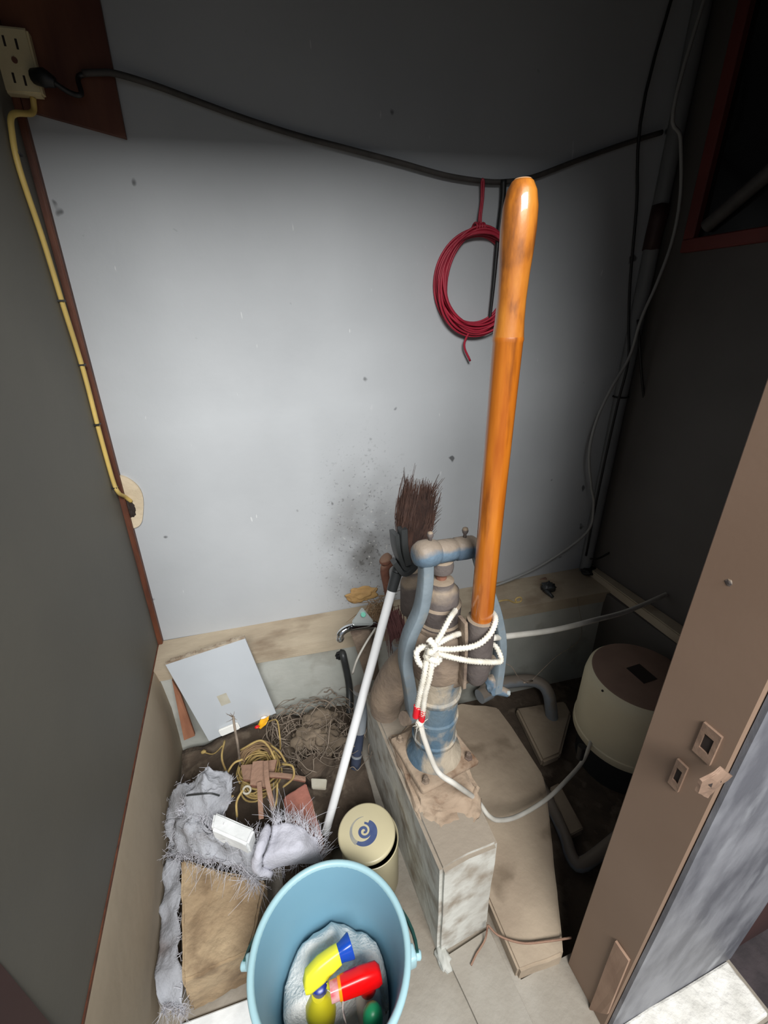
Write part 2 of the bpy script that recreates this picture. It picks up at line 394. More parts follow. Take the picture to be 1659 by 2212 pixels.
# timber sill on the low wall
b = B(); hexa(b, [(-.40, LY(-.40, .008), .402), (1.372, LY(1.372, .008), .402), (1.372, WY(1.372), .402), (-.40, WY(-.40), .402)], [(-.40, LY(-.40, .004), .35), (1.372, LY(1.372, .004), .35), (1.372, WY(1.372), .37), (-.40, WY(-.40), .37)])
rough(b, .006, 9, 5, 2)
struct('trim_1', b, 'sill')
# left concrete skirting, bulging below the panel
b = B()
prof = [(-.393, .405), (-.388, .39), (-.381, .33), (-.374, .22), (-.376, .1), (-.382, -.06), (-.47, -.06), (-.47, .405)]
n = 9; rings = []
for i in range(n):
    y = .30 + (1.30-.30)*i/(n-1)
    rings.append([b.verts.new((x, y, z)) for x, z in prof])
for A, Q in zip(rings, rings[1:]):
    for j in range(8): b.faces.new((A[j], A[(j+1) % 8], Q[(j+1) % 8], Q[j]))
b.faces.new(rings[0]); b.faces.new(rings[-1][::-1])
struct('baseboard_left', b, 'skirt', smooth=True, sharp=50)
b = B(); box(b, (-.394, .40, .393), (-.3905, 1.40, .405)); struct('trim_2', b, 'brown_trim')
# right ledge strip
b = B(); hexa(b, [(1.30, .40, .43), (1.372, .40, .43), (1.372, 1.27, .43), (1.335, 1.27, .43)], [(1.30, .40, .39), (1.372, .40, .39), (1.372, 1.27, .39), (1.335, 1.27, .39)], .004)
struct('trim_3', b, 'sill')
b = B(); box(b, (1.315, .34, -.06), (1.372, 1.13, .39)); struct('baseboard_right', b, 'wall_dark')
# brown corner strip left
b = B(); hexa(b, [(LX(2.5), 1.384, 2.5), (LX(2.5)+.015, 1.384, 2.5), (LX(2.5)+.015, 1.408, 2.5), (LX(2.5), 1.408, 2.5)], [(-.393, 1.384, .4), (-.378, 1.384, .4), (-.378, 1.408, .4), (-.393, 1.408, .4)], .002); struct('trim_4', b, 'brown_trim')
# floor
b = B(); box(b, (-.6, -.3, -.08), (.435, 1.4, 0)); box(b, (.435, -.3, -.08), (.935, .348, 0)); floor = struct('floor', b, 'concrete')
b = B(); box(b, (.435, .348, -.14), (1.43, 1.4, -.06)); struct('floor_sunken', b, 'dirt')
# front wall: header and outer grey face
b = B(); box(b, (-.6, .22, 2.06), (1.45, .36, 2.56)); struct('wall_front', b, 'wall_dark')
b = B(); box(b, (.566, .2135, 0), (.94, .2205, 2.10)); rough(b, .0012, 14, 8, 1); wo = struct('wall_outer', b, 'grey_metal')
b = B(); box(b, (.612, .2225, -.0), (1.45, .335, 2.10)); struct('wall_outer_recess', b, 'jamb_dark')
# left door post
b = B(); box(b, (-.47, .26, 0), (-.384, .40, 2.10), .003, 1); struct('trim_5', b, 'jamb_dark')
# ground outside, its unseen part made pale to bounce light into the shed
b = B(); box(b, (-6, -6, -.2), (7, -.3, -.10)); struct('ground', b, 'concrete')
b = B(); box(b, (.9, -.3, -.2), (7, .26, -.14)); struct('ground_low', b, 'asphalt')  # lower strip beside the pavement, coloured darker than the other ground

# right door jamb with its strike plates
b = B(); box(b, (.56, .222, .0), (.61, .336, 2.10), .002, 1)
jamb = struct('door_1', b, 'jamb')
b = B()
for (y0, y1, z0, z1, dy) in ((.236, .268, .868, .915, .0), (.256, .281, .765, .822, .0)):
    pass
def strike(y, z, w, h):
    b = B()
    x0, x1 = .556, .5602
    yo, zo, yi, zi = w/2, h/2, w*.26, h*.24
    for (ya, yb, za, zb) in ((-yo, yo, zi, zo), (-yo, yo, -zo, -zi), (-yo, -yi, -zi, zi), (yi, yo, -zi, zi)):
        box(b, (x0, y+ya, z+za), (x1, y+yb, z+zb))
    o = obj('strike_plate', b, 'strike', jamb)
    b = B(); box(b, (.5585, y-yi, z-zi), (.5603, y+yi, z+zi)); obj('latch_hole', b, 'slot', o)
strike(.253, .888, .026, .058); strike(.271, .794, .017, .056)
b = B(); plate(b, [(0.554,0.258,-0.006), (0.554,0.261,0.302), (0.554,0.230,0.305), (0.554,0.224,0.077)], .0055, (-1, 0, 0))
rough(b, .0015, 30, 2, 3); obj('splinter', b, 'splinter', jamb)
b = B(); lump(b, (.5602, .300, 1.13), (.002, .005, .005), 3, .4, 2); obj('nail', b, 'iron_dark', jamb)
b = B(); plate(b, [(0.487,0.209,0.881), (0.489,0.209,0.901), (0.526,0.209,0.906), (0.547,0.209,0.885), (0.524,0.209,0.872), (0.517,0.209,0.852)], .005, (0, -1, 0)); bmesh.ops.triangulate(b, faces=[f for f in b.faces if len(f.verts) > 4]); rough(b, .003, 60, 2, 3); cpp = obj('edge_plate', b, 'strike', wo)
b = B(); plate(b, [(0.501,0.208,0.891), (0.519,0.208,0.895), (0.526,0.208,0.885), (0.510,0.208,0.880)], .002, (0, -1, 0)); obj('plate_slot', b, 'slot', cpp)

# pavement outside the door: pale blocks, each with its own edges
pv = bpy.data.objects.new('pavement', None); COL.objects.link(pv); ORG[pv] = V((0, 0, 0)); pv['kind'] = 'structure'
for (x0, x1, y0, y1) in ((.60, .925, .118, .214), (.60, .925, .0, .112), (.60, .925, -.13, -.006)):
    b = B(); box(b, (x0, y0, -.02), (x1, y1, .006), .005, 2); rough(b, .002, 40, 3, x0+y0); obj('paving_block', b, 'pavement', pv)

# window opening high in the right wall
win = B()
for lo, hi in (((1.345, .72, 1.60), (1.375, 1.16, 1.635)), ((1.345, 1.125, 1.635), (1.375, 1.16, 2.3)), ((1.345, .72, 2.27), (1.375, 1.125, 2.3)), ((1.345, .72, 1.635), (1.375, .75, 2.27))):
    box(win, lo, hi, .003, 1)
w1 = struct('window_1', win, 'window_frame')
b = B(); box(b, (1.366, .75, 1.635), (1.3715, 1.125, 2.27)); obj('dark_backing', b, 'opening_dark', w1)  # near-black sheet stands in for the unlit space behind the window

# ------------------------------------------------------------ plinth, slab beside it
pl = thing('concrete_plinth', 'tall pale mortar plinth carrying the iron hand pump', 'plinth', (.335, .70, 0))
b = B()
hexa(b, [(.262, .458, .362), (.412, .468, .350), (.430, .98, .362), (.246, .98, .362)], [(.268, .452, -.02), (.414, .463, -.02), (.44, .98, -.02), (.25, .98, -.02)], .008)
rough(b, .004, 14, 3, 1)
obj('body', b, 'plinth', pl, smooth=True, sharp=40)
b = B(); hexa(b, [(.268, .60, .376), (.30, .555, .366), (.385, .548, .366), (.425, .585, .376), (.432, .80, .380), (.270, .80, .380)], [(.256, .585, .345), (.285, .525, .345), (.395, .515, .345), (.434, .57, .345), (.440, .815, .345), (.256, .815, .345)], .010)
bmesh.ops.triangulate(b, faces=[f for f in b.faces if len(f.verts) > 4]); bmesh.ops.subdivide_edges(b, edges=b.edges, cuts=6, use_grid_fill=True); rough(b, .010, 26, 0, 1); rough(b, .004, 70, 0, 2)
obj('mortar_bed', b, 'mortar', pl, smooth=True)
b = B(); lump(b, (.275, .44, .006), (.016, .028, .012), 4, .6, 3, 2); obj('mortar_drip', b, 'concrete_pale', pl, smooth=True)

T = [(.425, .352, .045), (.545, .340, .045), (0.609,0.445,0.045), (0.709,0.605,0.045), (0.783,0.729,0.045), (0.787,1.017,0.045), (.66, 1.08, .045), (.446, 1.08, .045)]
b = B(); hexa(b, T, [(x, y, -.055) for x, y, z in T], .006)
bmesh.ops.triangulate(b, faces=[f for f in b.faces if len(f.verts) > 4]); rough(b, .004, 18, 2, 5)
tag(obj('concrete_slab', b, 'concrete_tan', smooth=True, sharp=40), 'flat dusty tan concrete slab on the floor along the right side of the plinth', 'slab')
b = B(); plate(b, [(.285, .44, .010), (.41, .452, .010), (.42, .10, .010), (.33, .10, .010)], .009, (0, 0, 1)); rough(b, .002, 20, 3, 8)
tag(obj('cement_strip', b, 'concrete', smooth=True, sharp=40), 'smooth grey cement strip on the floor running out from the plinth front', 'slab')

# ------------------------------------------------------------ hand pump
AX, AY = .356, .702
hp = thing('hand_pump', 'old cast-iron hand water pump with flaking blue paint and long wooden handle', 'pump', (AX, AY, .362))
rotf = Matrix.Rotation(math.radians(9), 3, 'Z')
b = B(); box(b, (AX-.086, AY-.084, .378), (AX+.086, AY+.084, .396), .006, 2, rotf)
rough(b, .003, 30, 2, 2); obj('base_flange', b, 'mortar', hp, smooth=True, sharp=45)
for sx, sy in ((-1, -1), (1, -1), (1, 1), (-1, 1)):
    p = rotf @ V((sx*.066, sy*.064, 0)); b = B()
    lathe(b, [(.011, 0), (.011, .009), (.007, .011), (.007, .022), (.004, .025)], (AX+p.x, AY+p.y, .389), 6); obj('bolt', b, 'iron_dusty', hp)
b = B()
lathe(b, [(.074, .392), (.070, .408), (.058, .420), (.054, .45), (.057, .453), (.058, .463), (.054, .467), (.054, .525), (.058, .529), (.058, .539), (.054, .543), (.055, .60), (.060, .605), (.061, .615), (.056, .62), (.058, .66), (.066, .69)], (AX, AY, 0), 40, jit=.012)
obj('barrel', b, 'iron_barrel', hp, smooth=True, sharp=40)
b = B()
lathe(b, [(.064, .685), (.072, .70), (.074, .75), (.071, .79), (.062, .808), (.054, .812), (.054, .822), (.046, .826)], (AX, AY, 0), 40, jit=.006)
obj('chamber', b, 'iron_dusty', hp, smooth=True, sharp=40)
b = B()
lathe(b, [(.050, .82), (.050, .828), (.045, .832), (.047, .872), (.041, .876), (.040, .905), (.032, .914), (.028, .920), (.028, .930), (.016, .934)], (AX, AY, 0), 32, jit=.004)
obj('gland_cap', b, 'iron_dark', hp, smooth=True, sharp=40)
b = B(); lathe(b, [(.012, .92), (.012, .965)], (AX, AY, 0), 16); obj('piston_rod', b, 'rust', hp, smooth=True, sharp=40)
b = B(); lathe(b, [(.014, .948), (.024, .953), (.026, .965), (.024, .978), (.014, .984)], (AX, AY, 0), 20); obj('rod_nut', b, 'iron_dark', hp, smooth=True, sharp=50)
# crosshead bar, left to right
CL, CR = V((0.311,0.690,1.009)), V((0.471,0.716,0.986))
d = (CR-CL).normalized()
b = B(); lathe(b, [(.012, -.024), (.022, -.020), (.028, -.010), (.0295, .004), (.0285, .018), (.026, .026), (.0235, .029), (.0240, .032), (.0245, .036), (.0245, .068), (.0225, .071), (.0225, .076), (.025, .079), (.0255, .10), (.0245, .122), (.020, .130), (.010, .134)], CL, 24, d)
obj('crosshead', b, 'iron_blue', hp, smooth=True, sharp=45)
for px in (.012, .100):
    p = CL+d*px+V((0, 0, .025)); b = B()
    lathe(b, [(.004, -.004), (.0035, .008), (.0055, .011), (.007, .016), (.0055, .022), (.002, .024)], p, 10); obj('oil_cup', b, 'iron_dark', hp, smooth=True)
# S shaped side arms
def arm(pts, w, t, m):
    b = B(); bar(b, pts, (0, 1, .1), w, t, 7); return obj('side_arm', b, m, hp, smooth=True, sharp=50)
arm([(0.312,0.686,0.998), (0.310,0.682,0.943), (0.298,0.676,0.883), (0.270,0.668,0.828), (0.258,0.660,0.775), (0.264,0.652,0.707), (0.271,0.645,0.614)], .033, .023, 'iron_arm')
arm([(0.440,0.706,0.981), (0.467,0.704,0.899), (0.495,0.694,0.816), (0.510,0.684,0.737), (0.509,0.676,0.672), (0.502,0.668,0.591)], .032, .020, 'iron_arm')
b = B(); tube(b, [(0.290,0.655,0.600), (0.247,0.640,0.624)], .016, 12, 1); obj('arm_pivot', b, 'iron_dusty', hp, smooth=True, sharp=50)
b = B()
lump(b, (0.498,0.672,0.607), (.020, .018, .030), 3, .35, 3, 2); tube(b, [(0.496,0.675,0.594), (0.532,0.655,0.582)], [.016, .010], 10, 1)
obj('pivot_lug', b, 'iron_blue', hp, smooth=True, sharp=50)
b = B(); lathe(b, [(.008, 0), (.008, .008)], (0.526,0.655,0.586), 6, (1, -.3, -.2)); obj('pivot_nut', b, 'chrome_cap', hp)
# fulcrum bracket on barrel front right + bolt
b = B(); tube(b, [(AX+.02, AY-.03, .685), (AX+.052, AY-.062, .72), (AX+.05, AY-.075, .76)], [.034, .026, .022], 12, 4)
bar(b, [(.372, .628, .875), (.375, .625, .82), (.377, .622, .70)], (0, 1, 0), .03, .008, 4)
obj('fulcrum_bracket', b, 'iron_dusty', hp, smooth=True, sharp=50)
# socket and wooden handle
HX, HY = .412, .622
b = B(); lathe(b, [(.018, .70), (.026, .715), (.029, .74), (.030, .86), (.0295, .872), (.024, .874)], (HX, HY, 0), 28, jit=.008)
tube(b, [(HX, HY, .735), (AX+.05, AY-.02, .70)], [.024, .03], 12, 1)
tube(b, [(HX+.01, HY+.01, .72), (HX+.07, HY+.05, .69)], [.022, .016], 12, 1)
obj('handle_socket', b, 'iron_dark', hp, smooth=True, sharp=50)
hprof = [(.0215, .855), (.0232, .90), (.0225, 1.0), (.0225, 1.15), (.0230, 1.28), (.0236, 1.405), (.0246, 1.409), (.0238, 1.413), (.0220, 1.435), (.0213, 1.465), (.0224, 1.50), (.0244, 1.53), (.0253, 1.553), (.0242, 1.58), (.0205, 1.598), (.015, 1.6085), (.0125, 1.6105)]
i = 7
b = B(); lathe(b, hprof[:i+1], (HX, HY, 0), 36); hd = obj('wooden_handle', b, 'wood_orange', hp, smooth=True, sharp=60)
b = B(); lathe(b, hprof[i:], (HX, HY, 0), 36); obj('grip', b, 'wood_blond', hd, smooth=True, sharp=60, label='paler turned grip with a worn flat end')
b = B(); lathe(b, [(.0125, 1.6104), (.011, 1.6118)], (HX, HY, 0), 24); obj('grip_end', b, 'wood_end', hd)
# spout on the far left
b = B(); tube(b, [(AX-.02, AY+.03, .72), (0.286,0.775,0.616), (0.263,0.800,0.526), (0.256,0.805,0.463)], [.045, .045, .046, .040], 20, 5)
obj('spout', b, 'iron_dusty', hp, smooth=True, sharp=60)

# ------------------------------------------------------------ white rope tied round the handle
rp = thing('white_rope', 'twisted white cord with red tips knotted round the pump handle', 'rope', (0.293,0.600,0.835))
K = V((0.285,0.595,0.848))
def cord(pts, r=.0058):
    b = B(); tube(b, pts, r, 9, 22, twist=330, lob=.24); return obj('cord', b, 'rope', rp, smooth=True)
cord([(0.284,0.592,0.851), (0.307,0.600,0.872), (0.338,0.620,0.894), (0.366,0.650,0.884)])
cord([(0.287,0.594,0.854), (0.312,0.600,0.859), (0.355,0.622,0.845), (0.402,0.655,0.812)])
cord([(0.282,0.588,0.858), (0.333,0.580,0.850), (0.376,0.575,0.851), (0.407,0.580,0.865), (0.431,0.600,0.878), (0.442,0.632,0.872), (0.435,0.660,0.861)])
cord([(0.283,0.586,0.856), (0.319,0.580,0.835), (0.371,0.578,0.808), (0.435,0.590,0.774), (0.456,0.600,0.766), (0.459,0.625,0.777), (0.454,0.655,0.771)])
cord([(0.293,0.600,0.847), (0.267,0.595,0.862), (0.253,0.588,0.858), (0.256,0.582,0.839), (0.271,0.580,0.824), (0.295,0.582,0.827), (0.303,0.586,0.838)])
cord([(0.275,0.582,0.868), (0.264,0.572,0.823), (0.257,0.575,0.767), (0.253,0.580,0.719)])
cord([(0.285,0.582,0.863), (0.274,0.568,0.817), (0.265,0.570,0.764), (0.263,0.575,0.701)])
b = B(); bt = [(0.277,0.588,0.885), (0.284,0.572,0.874), (0.269,0.576,0.855), (0.290,0.574,0.840), (0.285,0.598,0.854), (0.289,0.588,0.823), (0.304,0.590,0.829), (0.270,0.570,0.871)]
tube(b, bt, .0065, 9, 18, twist=330, lob=.24); obj('knot', b, 'rope', rp, smooth=True)
for a, c in (((0.253,0.580,0.727), (0.251,0.582,0.694)), ((0.264,0.575,0.720), (0.262,0.577,0.684))):
    b = B(); tube(b, [a, c], .0068, 10, 1); obj('red_tip', b, 'red', rp, smooth=True, sharp=50, label='red sleeve on the cord end')
b = B(); lump(b, (0.258,0.577,0.679), (.009, .009, .008), 2, .3, 2); fibres(b, lambda: V((0.258,0.577,0.676)), lambda p: (0, -.2, -1), 14, .018, .001, .5); obj('frayed_end', b, 'rope', rp)

# grey hoses
b = B(); tube(b, [(0.474,0.665,0.766), (0.561,0.700,0.720), (0.737,0.750,0.648), (0.939,0.800,0.590), (1.131,0.850,0.538), (1.414,0.920,0.497), (1.508,0.940,0.483), (1.368,0.793,0.647)], .0075, 10, 8)
tag(obj('grey_hose', b, 'hose', smooth=True), 'stiff pale grey hose from the pump handle across to the dark right wall', 'hose')
b = B(); tube(b, [(0.270,0.600,0.646), (0.275,0.585,0.607), (0.296,0.560,0.532), (0.330,0.535,0.504), (0.426,0.586,0.320), (0.457,0.574,0.260), (0.501,0.582,0.200), (0.588,0.606,0.130), (0.702,0.628,0.110), (0.804,0.659,0.105), (0.901,0.695,0.110), (1.0, .76, .115)], .0062, 10, 8)
tag(obj('white_cable', b, 'hose', smooth=True), 'dusty white cable hanging from the rope ends to the cream drum', 'cable')

# ------------------------------------------------------------ broom standing head up
p0, p1 = V((0.057,0.790,0.052)), V((0.327,0.930,0.773)); d = (p1-p0).normalized()
br = thing('broom', 'upturned broom with white pole, dark plastic socket and brown bristles leaning behind the pump', 'broom', p0)
b = B(); tube(b, [p0, p1], .0125, 16, 1); obj('pole', b, 'white_pole', br, smooth=True, sharp=60)
s1 = V((0.341,0.935,0.813))
b = B(); tube(b, [p1-d*.012, s1], [.0142, .0155], 16, 1); tube(b, [s1, V((0.355,0.945,0.848))], [.016, .013], 12, 1)
bar(b, [(0.332,0.930,0.937), (0.335,0.925,0.891), (0.348,0.925,0.846), (0.364,0.925,0.833)], (0, 1, 0), .05, .012, 5)
bar(b, [(0.349,0.915,0.954), (0.350,0.910,0.903), (0.360,0.910,0.852)], (0, 1, 0), .03, .018, 5)
bar(b, [(0.329,0.930,0.852), (0.349,0.920,0.824), (0.375,0.920,0.833), (0.389,0.925,0.852)], (0, 1, 0), .045, .014, 5)
obj('socket', b, 'black_plastic', br, smooth=True, sharp=50)
hb, ht = V((0.377,0.935,0.849)), V((0.413,0.955,1.057)); hd_ = (ht-hb)
b = B()
def bp():
    f = random.uniform(-.02, .42); w = random.uniform(-1, 1)
    c = hb + hd_*f; return c + V((w*(.018+.018*f), random.uniform(-.022, .022), w*.006))
axd = hd_.normalized()
for _ in range(620):
    w = random.uniform(-1, 1); dpt = random.uniform(-1, 1)
    s = hb + V((w*.020-.004, dpt*.018, -w*.010+random.uniform(-.01, .05)))
    e = hb + hd_*random.uniform(.70, 1.02) + V((w*.042, dpt*.032, random.gauss(0, .006)-w*.01))
    m = s.lerp(e, .55) + V((w*.010, dpt*.008, 0)); tube(b, [s, m, e+V((random.gauss(0, .004), 0, 0))], [.0013, .0012, .0005], 3, 1)
for _ in range(70):
    f = random.uniform(.15, .85); s = hb+hd_*f+V((.03, 0, 0)); e = s + V((random.uniform(.015, .05), random.uniform(-.02, .02), random.uniform(.02, .06)))
    tube(b, [s, s.lerp(e, .5)+V((0, 0, -.004)), e], [.001, .0009, .0004], 3, 1)
for _ in range(12):
    s = hb+hd_*.75+V((-.03, 0, 0)); e = s+V((random.uniform(-.015, .03), 0, random.uniform(.05, .11))); tube(b, [s, s.lerp(e, .5), e], [.0009, .0008, .0004], 3, 1)
obj('bristles', b, 'bristle', br, kind='stuff')
b = B(); tube(b, [hb+axd*.0, hb+hd_*.45, hb+hd_*.80], [.021, .034, .036], 14, 4); rough(b, .004, 40, 0, 1); obj('bristle_core', b, 'bristle_core', br, smooth=True)

# ------------------------------------------------------------ bucket and what is in it
BX, BY = .012, .437
bk = thing('bucket', 'light blue plastic bucket holding rags and spray bottles, standing in front of the plinth', 'bucket', (BX, BY, .0))
b = B()
lathe(b, [(.04, .014), (.110, .014), (.114, .012), (.116, .004), (.119, .002), (.128, .10), (.138, .19), (.150, .280), (.153, .287)], (BX, BY, 0), 72, cap=False)
lathe(b, [(.04, .018), (.112, .018), (.117, .022), (.125, .10), (.135, .19), (.147, .279), (.150, .287), (.153, .287)], (BX, BY, 0), 72, cap=False)
lathe(b, [(.041, .0139), (.001, .0139)], (BX, BY, 0), 72, cap=False); lathe(b, [(.041, .0181), (.001, .0181)], (BX, BY, 0), 72, cap=False)
bmesh.ops.remove_doubles(b, verts=b.verts, dist=.0004); obj('shell', b, 'bucket', bk, smooth=True, sharp=50)
b = B(); lathe(b, [(.1475, .276), (.1490, .287), (.1515, .2905), (.156, .2915), (.1605, .290), (.1625, .286), (.162, .276), (.159, .272), (.153, .274), (.1475, .276)], (BX, BY, 0), 80, cap=False)
bmesh.ops.remove_doubles(b, verts=b.verts, dist=.0003); obj('rim', b, 'bucket_rim', bk, smooth=True, sharp=60)
# handle lugs and the dark bail folded down at the back
ca, sa = math.cos(math.radians(-17)), math.sin(math.radians(-17))
for s in (-1, 1):
    c = V((BX+s*ca*.161, BY+s*sa*.161, .252)); b = B()
    box(b, c-V((.011, .014, .022)), c+V((.011, .014, .020)), .005, 2)
    lathe(b, [(.009, 0), (.009, .014), (.006, .017)], c+V((s*.006, 0, 0)), 14, (s*ca, s*sa, 0)); obj('handle_lug', b, 'bucket_rim', bk, smooth=True, sharp=50)
b = B(); P = []
for k in range(0, 25):
    a = PI*k/24; rr = .176
    u = V((math.cos(a)*ca, math.cos(a)*sa, 0))*rr; w = V((-sa, ca, 0))*math.sin(a)*.171
    P.append(V((BX, BY, .258-.085*math.sin(a)))+u+w)
bar(b, P, (0, 0, 1), .013, .006, 1); obj('bail_handle', b, 'green_dark', bk, smooth=True, sharp=50)

b = B(); nr, na = 12, 48; rings = []
for i in range(nr+1):
    r = .1145*i/nr; ring = []
    for j in range(na if i else 1):
        a = 2*PI*j/na; x, y = r*math.cos(a), r*math.sin(a)
        h = .130 - .05*(i/nr)**3 + .035*noise.noise(V((x*16, y*16, 2.2))) + .020*abs(noise.noise(V((x*30, y*30, 5)))) + .03*(y/.12) - .10*max(0, min(1, (-y-.005)/.04))*(1 if abs(x) < .095 else .4)
        ring.append(b.verts.new((BX+x, BY+y, h)))
    rings.append(ring)
for j in range(na): b.faces.new((rings[0][0], rings[1][j], rings[1][(j+1) % na]))
for A, Q in zip(rings[1:], rings[2:]):
    for j in range(na): b.faces.new((A[j], Q[j], Q[(j+1) % na], A[(j+1) % na]))
ex = bmesh.ops.extrude_face_region(b, geom=list(b.faces))['geom']
for v in ex:
    if isinstance(v, bmesh.types.BMVert): v.co.z = max(.03, v.co.z-.03)
tag(obj('rag', b, 'cloth', smooth=True), 'crumpled pale grey rag stuffed in the bottom of the blue bucket', 'rag')

def loft(bm, secs, ori, n=14):
    """secs: (x, z, half width, half height, power) sections along local x; ori = 3x3, loc"""
    Rm, loc = ori; rings = []
    for x, z, hw, hh in secs:
        ring = []
        for j in range(n):
            a = 2*PI*j/n; c, s = math.cos(a), math.sin(a)
            y = hw*math.copysign(abs(c)**.55, c); zz = hh*math.copysign(abs(s)**.55, s)
            ring.append(bm.verts.new(V(loc)+Rm @ V((x, y, z+zz))))
        rings.append(ring)
    for A, Q in zip(rings, rings[1:]):
        for j in range(n): bm.faces.new((A[j], A[(j+1) % n], Q[(j+1) % n], Q[j]))
    bm.faces.new(rings[0][::-1]); bm.faces.new(rings[-1])
def frame3(x, up):
    x = V(x).normalized(); z = (V(up)-x*V(up).dot(x)).normalized(); y = z.cross(x)
    return Matrix((x, y, z)).transposed()
# yellow trigger sprayer
a0, a1 = V((-0.051,0.444,0.195)), V((0.059,0.457,0.200)); L_ = (a1-a0).length
Rm = frame3(a1-a0, (-.25, .5, 1)); O = (Rm, a0)
ys = thing('spray_bottle', 'yellow spray bottle with a yellow trigger head and blue nozzle in the bucket', 'spray bottle', (BX-.02, BY-.06, .02))
b = B(); loft(b, [(0, -.012, .010, .010), (.010, -.004, .015, .020), (.35*L_, .003, .017, .022), (.6*L_, .008, .016, .019), (.74*L_, .010, .015, .017)], O); obj('trigger_head', b, 'yellow', ys, smooth=True, sharp=50)
b = B(); loft(b, [(.735*L_, .010, .013, .015), (.80*L_, .010, .014, .016), (.98*L_, .011, .019, .021), (L_, .011, .018, .020)], O); obj('nozzle', b, 'blue', ys, smooth=True, sharp=50)
b = B(); loft(b, [(.30*L_, -.02, .008, .004), (.42*L_, -.035, .008, .010), (.50*L_, -.055, .007, .006)], O); obj('trigger', b, 'yellow', ys, smooth=True, sharp=50)
nb = V((-0.020,0.439,0.165))
b = B(); lathe(b, [(.014, -.010), (.018, -.008), (.018, .012), (.013, .016)], nb, 20); obj('collar', b, 'navy', ys, smooth=True, sharp=50)
bb = V((nb.x-.004, nb.y-.010, 0))
b = B(); lathe(b, [(.030, .022), (.034, .03), (.034, .10), (.030, .125), (.018, .148), (.014, .158)], bb, 28); obj('bottle', b, 'yellow_bottle', ys, smooth=True, sharp=50)
# red trigger sprayer
a0, a1 = V((0.105,0.404,0.205)), V((0.002,0.408,0.205)); L_ = (a1-a0).length
Rm = frame3(a1-a0, (0, .35, 1)); O = (Rm, a0)
rs = thing('spray_bottle', 'spray bottle with a red trigger head and cloudy nozzle, right in the bucket', 'spray bottle', (BX+.05, BY-.05, .02))
b = B(); loft(b, [(0, -.006, .012, .014), (.008, -.002, .016, .020), (.4*L_, 0, .017, .021), (.80*L_, 0, .016, .019)], O); obj('trigger_head', b, 'redp', rs, smooth=True, sharp=50)
b = B(); loft(b, [(.80*L_, 0, .0155, .0175), (.86*L_, 0, .0155, .0175)], O); obj('nozzle_band', b, 'orange', rs, smooth=True, sharp=50)
b = B(); loft(b, [(.86*L_, 0, .014, .016), (1.02*L_, 0, .014, .016)], O); obj('nozzle', b, 'pink', rs, smooth=True, sharp=50)
b = B(); loft(b, [(.80*L_, -.022, .006, .006), (.84*L_, -.05, .007, .018), (.80*L_, -.075, .006, .008)], O); obj('trigger', b, 'clear', rs, smooth=True, sharp=50)
nb = a0.lerp(a1, .28)
b = B(); lathe(b, [(.016, -.055), (.018, -.05), (.018, -.018), (.014, -.012)], nb, 20); obj('collar', b, 'redp', rs, smooth=True, sharp=50)
b = B(); lathe(b, [(.026, .022), (.028, .03), (.028, .10), (.024, .125), (.015, .150)], (nb.x, nb.y, 0), 28); obj('bottle', b, 'clear', rs, smooth=True, sharp=50)
# green knobbed item
g0 = V((0.072,0.352,0.200)); gt = thing('brush', 'green round-ended handle with an orange neck in the bucket', 'brush', (g0.x, g0.y, .04))
b = B(); lathe(b, [(.013, -.10), (.017, -.05), (.020, -.015), (.019, .005), (.013, .018), (.005, .023)], g0, 20, (.05, .12, 1)); obj('handle', b, 'green', gt, smooth=True)
b = B(); lathe(b, [(.018, -.15), (.019, -.04), (.019, -.03), (.015, -.028)], g0+V((-.020, -.014, -.005)), 20, (.05, .12, 1)); obj('neck', b, 'orange', gt, smooth=True, sharp=50)

# ------------------------------------------------------------ beige tin with a spiral
TX, TY = .160, .664
tn = thing('round_tin', 'round beige tin with a blue spiral printed on its lid, between bucket and plinth', 'tin', (TX, TY, .001))
b = B(); lathe(b, [(.072, .002), (.076, .006), (.076, .186), (.0765, .189), (.075, .190), (.073, .188), (.072, .15)], (TX, TY, 0), 56); obj('body', b, 'tin', tn, smooth=True, sharp=50)
b = B(); lathe(b, [(.0735, .176), (.02, .176)], (TX, TY, 0), 40); obj('inner_shadow', b, 'slot', tn)  # near-black disc paints the shadow under the lid
tl = V((-.02, .03, 1)); tc_ = V((TX-.005, TY+.009, .184))
b = B(); lathe(b, [(.0755, .004), (.0765, .006), (.0765, .011), (.0750, .0150), (.071, .0165)], tc_, 64, tl); ld = obj('lid', b, 'tin', tn, smooth=True, sharp=50)
q = V((0, 0, 1)).rotation_difference(tl.normalized())
def spiral(name, m, f0, f1, rf, wf, zz):
    b = B(); prev = None
    for k in range(90):
        t = k/89; a = f0+(f1-f0)*t; r = rf(t); w = wf(t)
        rows = []
        for rr in (r-w, r+w):
            for dz in (0, .0006): rows.append(b.verts.new(tc_ + q @ V((rr*math.cos(a)-.006, rr*math.sin(a)+.002, zz+dz))))
        if prev:
            b.faces.new((prev[1], prev[3], rows[3], rows[1])); b.faces.new((prev[0], rows[0], rows[2], prev[2]))
            b.faces.new((prev[0], prev[1], rows[1], rows[0])); b.faces.new((prev[2], rows[2], rows[3], prev[3]))
        prev = rows
    obj(name, b, m, ld)
spiral('spiral_print', 'tin_blue', -5.4*PI/2, .40*PI, lambda t: .002+.0185*t, lambda t: .0027+.0010*math.sin(PI*t), .0166)
spiral('spiral_print', 'tin_blue', -.80*PI, .25*PI, lambda t: .0325-.0085*t, lambda t: .0015+.0068*math.sin(PI*min(1, t*.60+.12)), .0163)
spiral('spiral_tail', 'tin_grey', .42*PI, 1.22*PI, lambda t: .037-.003*t, lambda t: .0003+.0050*t, .0164)

